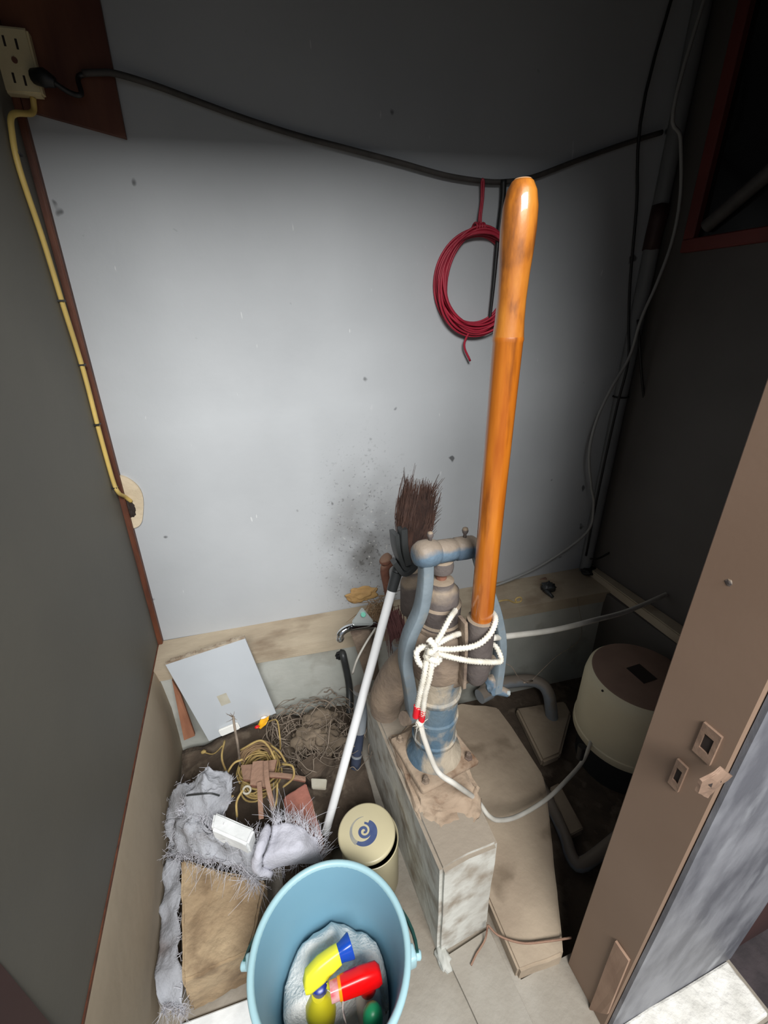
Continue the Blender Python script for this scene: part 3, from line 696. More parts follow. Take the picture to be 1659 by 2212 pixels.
# ------------------------------------------------------------ things on the floor at left
b = B(); hexa(b, [(-0.321,0.796,0.150), (-0.113,0.674,0.150), (-0.157,0.551,0.150), (-0.299,0.544,0.150)][::-1], [(-0.321,0.796,0.150)[:2]+(.0,), (-0.113,0.674,0.150)[:2]+(.0,), (-.165, .556, .0), (-.308, .546, .0)][::-1], .006)
bmesh.ops.subdivide_edges(b, edges=b.edges, cuts=12, use_grid_fill=True); rough(b, .004, 22, 0, 3); rough(b, .0028, 90, 0, 4)
tag(obj('stone_block', b, 'stone', smooth=True, sharp=60), 'rough tan stone block standing left of the blue bucket', 'stone')
b = B(); plate(b, [(-.36, .34, .012), (-.13, .34, .012), (-.13, .52, .012), (-.33, .532, .012)], .011, (0, 0, 1), .002)  # added white panel, stands in for floor brightened by daylight
tag(obj('bright_floor_patch', b, 'foam'), 'flat white patch standing in for brightly lit floor at the foot of the stone block', 'sheet')

sk = thing('torn_sack', 'torn grey woven sack with frayed edges lying between the left wall and the brick', 'sack', (-.25, .80, .01))
b = B(); S1 = sheet(b, [[(-0.227,0.909,0.310), (-0.194,0.896,0.300), (-0.167,0.880,0.270)], [(-0.279,0.916,0.270), (-0.222,0.855,0.310), (-0.177,0.853,0.260)], [(-0.350,0.939,0.220), (-0.255,0.842,0.280), (-0.190,0.832,0.240)], [(-0.360,0.892,0.170), (-0.269,0.816,0.230), (-0.213,0.808,0.200)], [(-0.370,0.847,0.100), (-0.308,0.802,0.140), (-0.253,0.766,0.150)]], 12, 10, .014, 22, .004, 1)
obj('upper_flap', b, 'sack', sk, smooth=True)
b = B(); tube(b, [(-0.288,0.876,0.278), (-0.252,0.852,0.300), (-0.223,0.843,0.302), (-0.203,0.841,0.285)], .0022, 6, 10); obj('seam_stitching', b, 'black_plastic', sk, smooth=True)
b = B(); S2 = sheet(b, [[(-0.299,0.870,0.240), (-0.323,0.846,0.200), (-0.361,0.833,0.120)], [(-0.248,0.809,0.250), (-0.249,0.774,0.240), (-0.277,0.775,0.175)], [(-0.191,0.759,0.250), (-0.194,0.738,0.230), (-0.210,0.737,0.170)], [(-0.131,0.736,0.235), (-0.140,0.714,0.220), (-0.154,0.702,0.170)], [(-0.082,0.719,0.225), (-0.105,0.690,0.200), (-0.128,0.679,0.160)]], 10, 10, .016, 26, .004, 2)
obj('lower_flap', b, 'sack', sk, smooth=True)
b = B(); S4 = sheet(b, [[(-0.077,0.744,0.245), (-0.095,0.695,0.245), (-0.113,0.681,0.220), (-0.109,0.682,0.170)], [(-0.040,0.732,0.250), (-0.051,0.680,0.252), (-0.068,0.668,0.235), (-0.080,0.679,0.180)], [(-0.003,0.713,0.245), (-0.014,0.669,0.245), (-0.026,0.661,0.225), (-0.039,0.677,0.170)], [(0.029,0.700,0.190), (0.027,0.683,0.170), (0.025,0.686,0.140), (0.021,0.695,0.100)]], 10, 8, .0045, 20, .004, 4)
obj('white_fold', b, 'sack_white', sk, smooth=True, label='cleaner white fold of the sack')
b = B(); tube(b, [(-0.088,0.737,0.255), (-0.107,0.697,0.260), (-0.121,0.681,0.240), (-0.123,0.676,0.200), (-0.093,0.670,0.170)], [.010, .012, .013, .011, .006], 10, 6); rough(b, .005, 60, 0, 4); obj('rolled_hem', b, 'sack_white', sk, smooth=True)
b = B(); S5 = sheet(b, [[(-0.380,0.829,0.100), (-0.330,0.813,0.120)], [(-0.371,0.733,0.090), (-0.324,0.717,0.110)], [(-0.367,0.639,0.090), (-0.321,0.619,0.100)], [(-0.371,0.591,0.090), (-0.313,0.556,0.090)], [(-0.355,0.546,0.070), (-0.312,0.531,0.060)]], 10, 8, .012, 26, .004, 5)
obj('side_strip', b, 'sack', sk, smooth=True)
b = B()
def edge(S, which):
    e = [r[-1] for r in S] if which == 1 else [r[0] for r in S] if which == 0 else S[-1] if which == 3 else S[0]
    return lambda: e[random.randrange(len(e))].lerp(e[random.randrange(len(e))], .0) + V((random.uniform(-.006, .006), random.uniform(-.006, .006), .004))
toward = lambda a: (lambda p: a)
def comb(S, which, d, n, L, sp=.35):
    fibres(b, edge(S, which), toward(d), n, L, .00062, sp, 1.1, 3, 5)
comb(S4, 2, (.15, .75, .55), 190, .034); comb(S4, 1, (.75, .55, .35), 70, .036); comb(S4, 3, (.1, -.8, -.1), 60, .022)
comb(S2, 2, (.15, .7, .55), 260, .020); comb(S2, 3, (.12, -.85, .1), 260, .036); comb(S2, 0, (-.5, -.5, .4), 60, .018)
comb(S1, 1, (.2, -.6, .5), 100, .018); comb(S1, 3, (.7, .2, .4), 40, .012); comb(S1, 2, (-.3, -.4, .5), 30, .012)
comb(S5, 1, (.2, -.9, .1), 130, .022); comb(S5, 3, (.7, .3, .2), 70, .014)
fibres(b, lambda: V(S2[random.randrange(len(S2))][random.randrange(len(S2[0]))])+V((0, 0, .004)), toward((.2, -.2, .5)), 110, .020, .0006, .8, 1.3, 3, 5)
obj('fringe', b, 'fringe', sk, kind='stuff')
b = B(); hexa(b, [(-0.217,0.804,0.285), (-0.117,0.727,0.285), (-0.136,0.692,0.285), (-0.224,0.762,0.285)][::-1], [V(p)-V((0, 0, .045)) for p in [(-0.217,0.804,0.285), (-0.117,0.727,0.285), (-0.136,0.692,0.285), (-0.224,0.762,0.285)]][::-1], .006)
rough(b, .003, 25, 3, 6); tag(obj('foam_block', b, 'foam', smooth=True, sharp=50), 'white foam block lying on the torn grey sack', 'foam block')

b = B(); T = [(-0.045,0.837,0.200), (0.025,0.858,0.200), (0.043,0.715,0.160), (-0.040,0.733,0.180)]
hexa(b, T[::-1], [V(p)+V((0, 0, -.075)) for p in T][::-1], .003); rough(b, .003, 40, 5, 7)
tag(obj('brick', b, 'brick', smooth=True, sharp=50), 'dusty pink brick lying at the foot of the broom pole', 'brick')
b = B(); T = [(0.005,0.978,0.130), (0.103,1.013,0.130), (0.125,0.953,0.130), (0.040,0.904,0.130)]
hexa(b, T[::-1], [V(p)+V((0, 0, -.05)) for p in T][::-1], .004); rough(b, .003, 40, 4, 8)
tag(obj('broken_brick', b, 'dirt', smooth=True, sharp=50), 'dark dirty broken brick behind the pink brick, under the twine heap', 'brick')
b = B(); T = [(0.042,0.902,0.150), (0.088,0.883,0.150), (0.079,0.856,0.150), (0.039,0.873,0.150)]; plate(b, T, .012, (0, 0, 1), .002)
tag(obj('paper_label', b, 'sticker'), 'small dirty white tag lying behind the pink brick', 'tag')

# straw rope coil
C0 = V((-0.107,0.964,0.170)); b = B()
for k in range(26):
    R0 = random.uniform(.030, .062); tl_ = Matrix.Rotation(random.gauss(.15, .22), 3, 'X') @ Matrix.Rotation(random.gauss(-.1, .22), 3, 'Y')
    c = C0+V((random.gauss(0, .006), random.gauss(0, .006), random.uniform(-.045, .025))); a0 = random.uniform(0, 6.28); sp = random.uniform(4.5, 6.4)
    tube(b, [c+tl_ @ V((R0*math.cos(a0+sp*i/9)*1.05, R0*math.sin(a0+sp*i/9)*.95, random.gauss(0, .004))) for i in range(10)], .0030, 5, 3)
for pts in ([(-0.182,0.917,0.220), (-0.206,0.994,0.230), (-0.200,1.066,0.220)], [(-0.176,0.873,0.220), (-0.220,0.885,0.220), (-0.175,0.937,0.260), (-0.143,0.949,0.260)], [(-0.035,0.910,0.240), (-0.007,0.878,0.260), (-0.009,0.850,0.250), (-0.041,0.853,0.220)], [(-0.061,0.984,0.240), (-0.037,0.943,0.250), (-0.022,0.918,0.220)], [(-0.149,0.990,0.250), (-0.091,0.979,0.280), (-0.067,0.959,0.270), (-0.053,0.932,0.240)], [(-0.141,0.868,0.250), (-0.165,0.842,0.240), (-0.170,0.818,0.210)], [(-0.054,0.858,0.240), (-0.062,0.806,0.240), (-0.075,0.798,0.220)]):
    tube(b, pts, .0032, 6, 7)
tag(obj('straw_rope', b, 'straw', smooth=True), 'coil of yellowish straw rope under the rusty iron bracket', 'rope')
b = B()
for k in range(5):
    R0 = .04+.004*k; c = C0+V((0, .01, .032+.004*k)); tube(b, [c+V((R0*math.cos(.2+2.7*i/9), R0*math.sin(.2+2.7*i/9)*1.0, random.gauss(0, .002))) for i in range(10)], .0030, 6, 3)
tag(obj('brown_cord', b, 'straw_brown', smooth=True), 'brown coiled cord over the back of the straw rope coil', 'cord')
# rusty bracket: block with two legs and an arm
rb = thing('iron_bracket', 'rusty iron bracket with two legs lying on the straw rope coil', 'bracket', (-0.092,0.900,0.220))
b = B(); T = [(-0.115,0.929,0.265), (-0.071,0.917,0.265), (-0.081,0.843,0.255), (-0.128,0.869,0.250)]; plate(b, T, .012, (0, -.1, 1), .001); rough(b, .0015, 50, 2, 1); obj('plate', b, 'rust', rb)
b = B(); T = [(-0.152,0.948,0.240), (-0.117,0.932,0.250), (-0.125,0.887,0.245), (-0.147,0.903,0.235)]; plate(b, T, .010, (0, 0, 1), .001); obj('side_plate', b, 'rust', rb)
b = B(); T = [(-0.072,0.928,0.250), (-0.048,0.927,0.245), (-0.061,0.892,0.240), (-0.077,0.896,0.245)]; plate(b, T, .010, (0, 0, 1), .001); obj('side_plate', b, 'rust', rb)
for p in ([(-0.101,0.859,0.262), (-0.103,0.814,0.250), (-0.107,0.789,0.215)], [(-0.077,0.907,0.275), (-0.079,0.846,0.270), (-0.072,0.799,0.220)]):
    b = B(); bar(b, p, (1, 0, 0), .013, .006, 5); obj('leg', b, 'rust', rb, smooth=True, sharp=50)
b = B(); bar(b, [(-0.075,0.873,0.262), (-0.026,0.860,0.250), (0.023,0.850,0.225)], (0, 1, 0), .015, .006, 5); obj('arm', b, 'rust', rb, smooth=True, sharp=50)
b = B(); c = V((-0.137,0.861,0.245)); tube(b, [c+V((.010*math.cos(i*.7), .004*math.sin(i*.7), .010*math.sin(i*.7))) for i in range(9)], .003, 8, 3, True)
tag(obj('ring_terminal', b, 'sticker', smooth=True), 'small grey metal ring on the left edge of the rusty bracket', 'ring')
# standing twine stub
b = B(); tube(b, [(-0.159,0.983,0.190), (-0.141,0.910,0.368), (-0.142,0.930,0.409), (-0.142,0.950,0.436)], .0035, 7, 6); fibres(b, lambda: V((-0.143,0.950,0.432)), toward((0, 0, 1)), 10, .02, .0012, .4)
tag(obj('wire_stub', b, 'twine_grey', smooth=True), 'stiff grey twine end sticking up in front of the white board', 'wire')

# debris bed and twine tangle at the back
b = B(); nx, ny = 26, 22; g = [[None]*ny for _ in range(nx)]
for i in range(nx):
    for j in range(ny):
        x = -.365+.595*i/(nx-1); y = .66+.545*j/(ny-1); f = max(0, (y-.85)/.35)
        h = .015+.085*min(1, f)*(.6+.4*math.sin((x+.37)*5)) + .03*noise.noise(V((x*9, y*9, 1))) + .012*noise.noise(V((x*30, y*30, 4)))
        g[i][j] = b.verts.new((x, y, max(.003, h)))
for i in range(nx-1):
    for j in range(ny-1):
        c = g[i][j].co
        if (-.35 < c.x < -.09 and c.y < .81) or (.05 < c.x and c.y < .75): continue
        b.faces.new((g[i][j], g[i+1][j], g[i+1][j+1], g[i][j+1]))
bmesh.ops.delete(b, geom=[v for v in b.verts if not v.link_faces], context='VERTS')
ex = bmesh.ops.extrude_face_region(b, geom=list(b.faces))['geom']
for v in ex:
    if isinstance(v, bmesh.types.BMVert): v.co.z = .0015
tag(obj('debris_bed', b, 'dirt', smooth=True, origin=(0, 1, 0)), 'dark dusty dirt and debris covering the floor in the back left corner', 'dirt', kind='stuff')
b = B()
for k in range(230):
    c = V((random.uniform(-.03, .20), random.uniform(.97, 1.17), random.uniform(.09, .165))); R0 = random.uniform(.02, .10); a0 = random.uniform(0, 6.28); sp = random.uniform(.8, 2.6)
    q2 = Quaternion((random.gauss(0, 1), random.gauss(0, 1), 0), random.gauss(0, .6))
    pts = [c+q2 @ V((R0*math.cos(a0+sp*i/6), R0*math.sin(a0+sp*i/6), random.gauss(0, .006))) for i in range(7)]
    for p in pts: p.y = min(p.y, LY(p.x)-.008); p.z = max(p.z, .07)
    tube(b, pts, random.choice((.0008, .0011, .0014, .0022)), 4, 3)
tag(obj('twine_heap', b, 'twine_grey', smooth=True, kind='stuff'), 'heap of dusty tangled twine against the pale back wall, left of the broom', 'twine', kind='stuff')
b = B()
for k, cpos in enumerate(((0.057,1.059,0.140), (0.125,1.024,0.130), (0.107,1.110,0.140))):
    lump(b, cpos, (.052, .042, .030), k+1, .5, 4, 1.8)
rough(b, .010, 45, 0, 6); tag(obj('dusty_bag', b, 'bag', smooth=True), 'crumpled dusty brown bag half buried in the twine heap', 'bag')

# leaning white board
wb = thing('white_board', 'white laminate board with chipped edges leaning against the low back wall', 'board', (-.18, 1.16, .12))
P = [(-0.341,1.215,0.448), (-0.092,1.205,0.489), (-0.034,1.140,0.196), (-0.263,1.150,0.141)]
b = B(); plate(b, P, .012, (0, -1, .2)); ob = obj('panel', b, 'white_board', wb)
b = B(); e0, e1 = V(P[0]), V(P[1])
for i in range(16):
    a = e0.lerp(e1, i/16); c = e0.lerp(e1, (i+1)/16); h = random.uniform(.003, .011)
    hexa(b, [a+V((0, .001, h)), c+V((0, .001, h)), c+V((0, .011, h)), a+V((0, .011, h))], [a, c, c+V((0, .011, 0)), a+V((0, .011, 0))])
obj('chipped_edge', b, 'board_edge', wb)
def on(u, v, off): # point on board face
    return V(P[0]).lerp(V(P[1]), u).lerp(V(P[3]).lerp(V(P[2]), u), v) + V((0, -off, off*.2))
b = B(); plate(b, [on(.37, .53, .001), on(.50, .53, .001), on(.50, .66, .001), on(.37, .66, .001)], .001, (0, -1, .2)); obj('tape_residue', b, 'sticker', wb)
b = B(); plate(b, [on(.19, .90, .012), on(.47, .90, .012), on(.47, .985, .012), on(.19, .985, .012)], .011, (0, -1, .2), .003); obj('latch', b, 'white', wb, smooth=True, sharp=50)
b = B(); plate(b, [(-0.339,1.225,0.371), (-0.324,1.215,0.313), (-0.305,1.170,0.160), (-0.341,1.170,0.153)], .014, (0, -1, .1), .001)
tag(obj('wood_strip', b, 'wood_strip'), 'narrow reddish tan wood strip standing behind the white board in the left corner', 'wood strip')
b = B(); sheet(b, [[(-0.085,1.148,0.185), (-0.054,1.137,0.190)], [(-0.097,1.133,0.180), (-0.067,1.114,0.190)], [(-0.108,1.126,0.170), (-0.084,1.113,0.175)]], 5, 5, .006, 60, .001, 9)
wr = tag(obj('wrapper', b, 'yellowbag', smooth=True), 'small yellow and red wrapper below the white board', 'wrapper')
b = B(); lump(b, (-0.101,1.113,0.187), (.008, .006, .004), 2, .4, 2); obj('red_print', b, 'redp', wr)
b = B(); lump(b, (-0.076,1.132,0.200), (.010, .004, .004), 2, .4, 2); obj('white_print', b, 'white', wr)
b = B(); tube(b, [(-0.067,1.122,0.185), (-0.035,1.088,0.220), (-0.032,1.040,0.200), (-0.037,1.029,0.150)], .0025, 6, 8)
tag(obj('straw_end', b, 'straw', smooth=True), 'single pale straw strand arching beside the yellow wrapper', 'straw')
b = B(); tube(b, [(-0.290,1.156,0.090), (-0.255,1.130,0.100), (-0.222,1.136,0.120)], .002, 6, 6); lump(b, (-0.290,1.158,0.090), (.009, .008, .007), 3, .5, 2)
tag(obj('string_scrap', b, 'straw', smooth=True), 'short frayed string scrap on the dirt below the white board', 'string')

# ------------------------------------------------------------ tap and pipes behind the broom
fc = thing('faucet', 'small chrome tap with triangular handle on an old brown pipe stand', 'tap', (0.255,1.100,0.264))
b = B(); plate(b, [(0.261,1.020,0.658), (0.298,1.030,0.588), (0.295,1.030,0.572), (0.232,1.030,0.589), (0.228,1.030,0.602)], .010, (0, -.6, .8), .003); obj('handle', b, 'chrome_cap', fc, smooth=True, sharp=40)
b = B(); lathe(b, [(.008, 0), (.007, .0015)], V((0.263,1.020,0.627))+V((0, -.001, .001)), 16, (0, -.6, .8)); obj('marker_dot', b, 'mint', fc)
b = B(); tube(b, [(0.313,1.060,0.543), (0.261,1.050,0.562), (0.218,1.040,0.573), (0.194,1.035,0.564), (0.190,1.035,0.547)], [.013, .012, .011, .011, .012], 16, 5); lathe(b, [(.011, 0), (.013, .006), (.011, .012)], V((0.190,1.035,0.547))-V((0, 0, .008)), 16)
obj('spout', b, 'chrome', fc, smooth=True)
b = B(); hexa(b, [(0.229,1.070,0.533), (0.296,1.070,0.514), (0.315,1.100,0.508), (0.258,1.100,0.524)], [(0.281,1.100,0.277), (0.323,1.100,0.262), (0.342,1.120,0.254), (0.300,1.120,0.268)], .003); obj('stand', b, 'iron_dusty', fc)
b = B(); tube(b, [(0.304,1.030,0.558), (0.261,1.000,0.533), (0.229,0.990,0.488), (0.214,1.000,0.427)], .0035, 6, 6)
tag(obj('thin_tube', b, 'hose', smooth=True), 'thin pale tube curving down from the tap beside the broom pole', 'tube')
b = B(); tube(b, [(0.227,1.228,0.313), (0.225,1.188,0.327), (0.236,1.177,0.194), (0.22, 1.12, .12)], .0125, 12, 5)
tag(obj('black_pipe', b, 'black_plastic', smooth=True, sharp=60), 'black pipe running from a hole in the low wall down behind the broom pole', 'pipe')
b = B(); lump(b, (0.221,1.208,0.319), (.022, .006, .022), 4, .5, 3, 2.5); obj('wall_hole', b, 'black', bpy.data.objects['baseboard_back'])
pv2 = thing('pvc_pipe', 'upright grey plastic pipe with a dark blue lower end behind the broom pole', 'pipe', (0.200,0.973,0.020))
tp, md, bt = V((0.249,1.020,0.329)), V((0.219,0.980,0.188)), V((0.195,0.960,0.052))
b = B(); lathe(b, [(.030, 0), (.031, .012), (.026, .016), (.024, .06), (.022, (md-tp).length)], tp, 20, md-tp); obj('upper_sleeve', b, 'pvc', pv2, smooth=True, sharp=50)
b = B(); tube(b, [md, bt], .018, 16, 1); obj('lower_pipe', b, 'navy_pipe', pv2, smooth=True, sharp=50)
b = B(); tube(b, [md.lerp(bt, .62), md.lerp(bt, .68)], .0195, 16, 1); obj('clamp_ring', b, 'pvc', pv2, smooth=True, sharp=50)
b = B(); tube(b, [(0.390,1.120,0.734), (0.367,1.120,0.708), (0.373,1.120,0.641), (0.381,1.120,0.574), (0.377,1.120,0.499)], [.016, .015, .013, .013, .012], 12, 6)
lathe(b, [(.018, 0), (.022, .004), (.022, .016), (.016, .02)], (0.377,1.120,0.733), 14, (-.5, 0, .6))
tag(obj('rusty_pipe', b, 'rust', smooth=True, sharp=60), 'rusty red bent pipe rising behind the broom socket', 'pipe')
b = B(); c = V((0.421,1.020,0.599)); lathe(b, [(.034, 0), (.037, .01), (.037, .10), (.034, .115), (.022, .125), (.020, .15)], c, 24)
tag(obj('grey_canister', b, 'iron_dark', smooth=True, sharp=50), 'dull grey green canister standing behind the left pump arm', 'canister')
b = B(); c = V((0.372,1.050,0.544))
for k in range(230):
    s = c+V((random.gauss(0, .014), random.gauss(0, .012), random.uniform(.01, .05))); e = s+V((random.gauss(.01, .014), random.gauss(-.02, .014), random.uniform(-.15, -.09)))
    tube(b, [s, s.lerp(e, .5), e], [.0016, .0014, .0007], 3, 1)
tag(obj('brush_head', b, 'fibre_maroon', kind='stuff'), 'worn maroon fibre brush hanging behind the broom pole', 'brush', kind='stuff')
b = B()
for k in range(120):
    s = V((0.337,1.120,0.567))+V((random.gauss(0, .02), random.gauss(0, .01), random.gauss(0, .02))); e = s+V((random.gauss(.0, .03), random.gauss(-.02, .01), random.uniform(-.07, .03)))
    tube(b, [s, s.lerp(e, .5), e], [.0014, .0012, .0006], 3, 1)
tag(obj('fibre_tuft', b, 'straw_brown', kind='stuff'), 'dusty brown fibre tuft on the ledge above the tap', 'fibre', kind='stuff')
b = B(); tube(b, [(0.369,1.000,0.510), (0.369,0.990,0.453), (0.363,0.985,0.420)], [.020, .021, .021], 16, 4); lathe(b, [(.023, 0), (.024, .02), (.021, .024)], V((0.369,0.995,0.486)), 16)
tag(obj('pipe_fitting', b, 'pvc', smooth=True, sharp=50), 'short dusty grey pipe fitting behind the curved pump arm', 'pipe')
b = B(); lump(b, (0.345,1.346,0.461), (.055, .010, .032), 5, .5, 4, 2); obj('ochre_patch', b, 'ochre', wall_back, smooth=True)

# ------------------------------------------------------------ right side: ledge things, drum, pipes
b = B(); tube(b, [(0.891,1.285,0.359), (1.014,1.276,0.377), (1.143,1.267,0.400)], .008, 10, 4)
tag(obj('ledge_rod', b, 'rust', smooth=True), 'thin reddish rod lying along the dark back ledge', 'rod')
b = B(); lump(b, (1.092,1.189,0.420), (.030, .022, .02), 4, .6, 3, 3); tube(b, [(1.068,1.173,0.420), (1.074,1.136,0.410)], [.010, .006], 8, 1)
tag(obj('old_valve', b, 'black_plastic', smooth=True), 'small black valve lump lying on the dark back ledge', 'valve')
b = B(); c = V((0.783,0.980,0.575)); tube(b, [(0.647,0.930,0.636), (0.724,0.960,0.606), (0.767,0.975,0.575), c+V((.012, 0, -.006)), c+V((.012, 0, .008)), c+V((0, 0, .013)), c+V((-.010, 0, .006)), c+V((-.004, 0, -.004))], .0028, 7, 6)
tag(obj('wire_hook', b, 'straw', smooth=True), 'pale curled wire hook sticking out right of the pump handle', 'hook')
DX, DY = 1.13, .75
dr = thing('pump_cover', 'cream round drum cover with a dusty brown top behind the door post', 'drum', (DX, DY, .06))
b = B(); lathe(b, [(.168, .085), (.170, .088), (.170, .112), (.167, .115), (.166, .30), (.160, .335), (.150, .347), (.148, .349)], (DX, DY, 0), 56); obj('body', b, 'drum', dr, smooth=True, sharp=40)
b = B(); lathe(b, [(.149, .3485), (.144, .352), (.02, .354), (.001, .354)], (DX, DY, 0), 56, cap=False); lid = obj('top', b, 'drum_lid', dr, smooth=True, sharp=40)
b = B(); box(b, (DX-.028, DY-.035, .3535), (DX+.028, DY+.035, .3555)); obj('hole_shade', b, 'slot', lid)  # dark square stands in for the shade of a hole in the lid
b = B(); lathe(b, [(.14, -.058), (.14, .09)], (DX, DY, 0), 40); obj('motor_base', b, 'black_plastic', dr, smooth=True, sharp=40)
b = B(); tube(b, [(0.841,0.665,0.237), (0.836,0.660,0.191)], [.012, .010], 12, 1); obj('grommet', b, 'black', dr, smooth=True, sharp=50)
b = B(); lump(b, (0.780,0.600,0.556), (.003, .003, .003), 1, .2, 2); obj('rivet', b, 'slot', dr)
b = B(); tube(b, [(.735, 1.06, .08), (.80, 1.085, .085), (.93, 1.06, .09), (.985, 1.03, .085), (1.0, .99, .06), (1.0, .95, -.03)], .024, 14, 5); lathe(b, [(.028, -.02), (.029, .03)], (.745, 1.06, .08), 16, (1, .2, 0))
tag(obj('elbow_pipe', b, 'pvc', smooth=True, sharp=60), 'dusty grey bent plastic pipe near the low back wall', 'pipe')
b = B(); T = [(0.843,0.804,-0.020), (0.925,0.807,-0.020), (1.083,0.939,-0.020), (1.100,1.000,-0.020), (0.890,1.036,-0.020)]; hexa(b, T, [(x, y, -.058) for x, y, z in T], .008)
tag(obj('pump_footing', b, 'concrete_tan', smooth=True, sharp=40), 'flat tan concrete footing between the slab and the cream drum', 'footing')
b = B(); tube(b, [(0.797,0.770,-0.038), (0.777,0.647,-0.038), (0.762,0.580,-0.038), (0.744,0.530,-0.038), (0.766,0.505,-0.038), (.93, .53, -.038)], .019, 14, 5)
tag(obj('floor_pipe', b, 'pvc', smooth=True, sharp=60), 'grey pipe along the dark floor edge of the slab bending toward the door post', 'pipe')
b = B(); T = [(0.814,0.724,-0.030), (0.854,0.727,-0.030), (0.830,0.580,-0.030), (0.775,0.578,-0.030)][::-1]; hexa(b, T, [(x, y, -.058) for x, y, z in T], .003)
tag(obj('timber_offcut', b, 'concrete_tan'), 'flat dusty timber offcut in the dark beside the floor pipe', 'timber')
b = B(); tube(b, [(0.508,0.660,0.684), (0.567,0.700,0.616), (0.645,0.760,0.496), (0.735,0.820,0.382)], .0012, 5, 6); tube(b, [(0.711,0.810,0.402), (0.761,0.830,0.373)], .003, 6, 1); tube(b, [(0.760,0.830,0.377), (0.907,0.900,0.361), (1.112,1.000,0.313), (1.18, 1.12, .40)], .0010, 5, 6)
tag(obj('thin_wire', b, 'twine_grey', smooth=True), 'thin sagging wire from the pump lug across to the dark back ledge', 'wire')
b = B(); tube(b, [(0.398,0.445,0.055), (0.414,0.417,0.056), (0.459,0.387,0.058), (0.514,0.371,0.058), (0.576,0.356,0.060)], .0026, 6, 8); tube(b, [(0.398,0.445,0.055), (0.386,0.433,0.020), (0.354,0.418,0.016), (0.332,0.405,0.014)], .0024, 6, 8)
tag(obj('rusty_wire', b, 'rust', smooth=True), 'bent rusty wire lying across the front of the tan slab', 'wire')
# conduit in the right rear corner with its cables
cp = thing('corner_conduit', 'grey conduit pipe standing in the dark right rear corner', 'pipe', (1.33, 1.255, .405))
b = B(); tube(b, [(1.338, 1.258, .405), (1.338, 1.258, 2.5)], .023, 16, 1); obj('pipe', b, 'pipe_dark', cp, smooth=True, sharp=60)
b = B(); tube(b, [(1.338, 1.258, 1.62), (1.339, 1.256, 1.74)], .0255, 14, 1); rough(b, .004, 40, 2, 1); obj('tape_wrap', b, 'jamb_dark', cp, smooth=True)
b = B(); tube(b, [(1.338+.026*math.cos(a), 1.258+.026*math.sin(a), 1.155) for a in [k*2*PI/10 for k in range(10)]], .003, 6, 2, True); obj('cable_tie', b, 'black', cp, smooth=True)
b = B(); lump(b, (1.335, 1.235, .418), (.035, .028, .015), 2, .4, 3); obj('base_collar', b, 'black', cp, smooth=True)
b = B(); tube(b, [(1.35, 1.21, 2.48), (1.241,1.190,1.973), (1.283,1.185,1.877), (1.322,1.180,1.750), (1.330,1.180,1.634), (1.312,1.185,1.522), (1.294,1.200,1.415), (1.294,1.215,1.299), (1.241,1.215,1.195), (1.203,1.215,1.085), (1.199,1.215,0.966), (1.244,1.220,0.829), (1.274,1.220,0.747), (1.267,1.220,0.624), (1.114,1.250,0.497), (0.964,1.250,0.452), (0.864,1.260,0.428)], .0048, 8, 6)
tag(obj('grey_corner_cable', b, 'grey_cable', smooth=True), 'loose grey cable looping down in front of the corner conduit', 'cable')
b = B(); tube(b, [(1.30, 1.265, 2.48), (1.199,1.255,1.991), (1.243,1.255,1.726), (1.272,1.255,1.539), (1.293,1.245,1.401), (1.303,1.225,1.283), (1.306,1.235,1.139), (1.306,1.240,0.946), (1.305,1.240,0.713), (1.314,1.245,0.492)], .0042, 8, 5)
tag(obj('black_corner_cable', b, 'black', smooth=True), 'straight black cable running down the left of the corner conduit', 'cable')
b = B(); tube(b, [(1.297,1.215,1.415), (1.338,1.200,1.268), (1.398,1.190,1.090), (1.452,1.180,0.872), (1.471,1.180,0.691), (1.425,1.180,0.572), (1.342,1.190,0.510), (1.292,1.200,0.506)], .0040, 8, 6)
tag(obj('black_loop_cable', b, 'black', smooth=True), 'slack black cable bowing out right of the corner conduit', 'cable')
# grey object behind the window
b = B(); tube(b, [(1.356, 1.10, 1.66), (1.345, .80, 1.86)], .019, 12, 1)
tag(obj('grey_roll', b, 'dark_cable', smooth=True, sharp=60), 'dim grey roll leaning in the dark window opening', 'roll')

# ------------------------------------------------------------ things on the back wall
b = B(); tube(b, [(-0.207,1.364,1.925), (-0.174,1.360,1.928), (-0.143,1.359,1.929), (-0.073,1.368,1.921), (0.019,1.364,1.899), (0.118,1.357,1.875), (0.235,1.348,1.851), (0.349,1.340,1.833), (0.495,1.329,1.810), (0.625,1.320,1.788), (0.735,1.312,1.779), (0.806,1.307,1.780), (0.892,1.301,1.794), (1.034,1.291,1.840), (1.180,1.280,1.885), (1.295,1.266,1.916)], .0065, 8, 5)
tag(obj('wall_cable', b, 'dark_cable', smooth=True), 'long dark cable sagging across the back wall', 'cable')
b = B(); tube(b, [(0.799,1.302,1.783), (0.802,1.303,1.738), (0.797,1.304,1.637), (0.795,1.304,1.528), (0.791,1.304,1.425), (0.790,1.304,1.405)], [.009, .008, .0065, .0055, .0045, .0035], 8, 5)
tag(obj('black_strap', b, 'black', smooth=True), 'black strap hanging from the wall cable behind the wooden handle', 'strap')
cc = V((0.740,1.304,1.526)); b = B()
rc = thing('cable_coil', 'coil of dark red cable hanging on the back wall behind the handle', 'cable coil', cc)
random.seed(11)
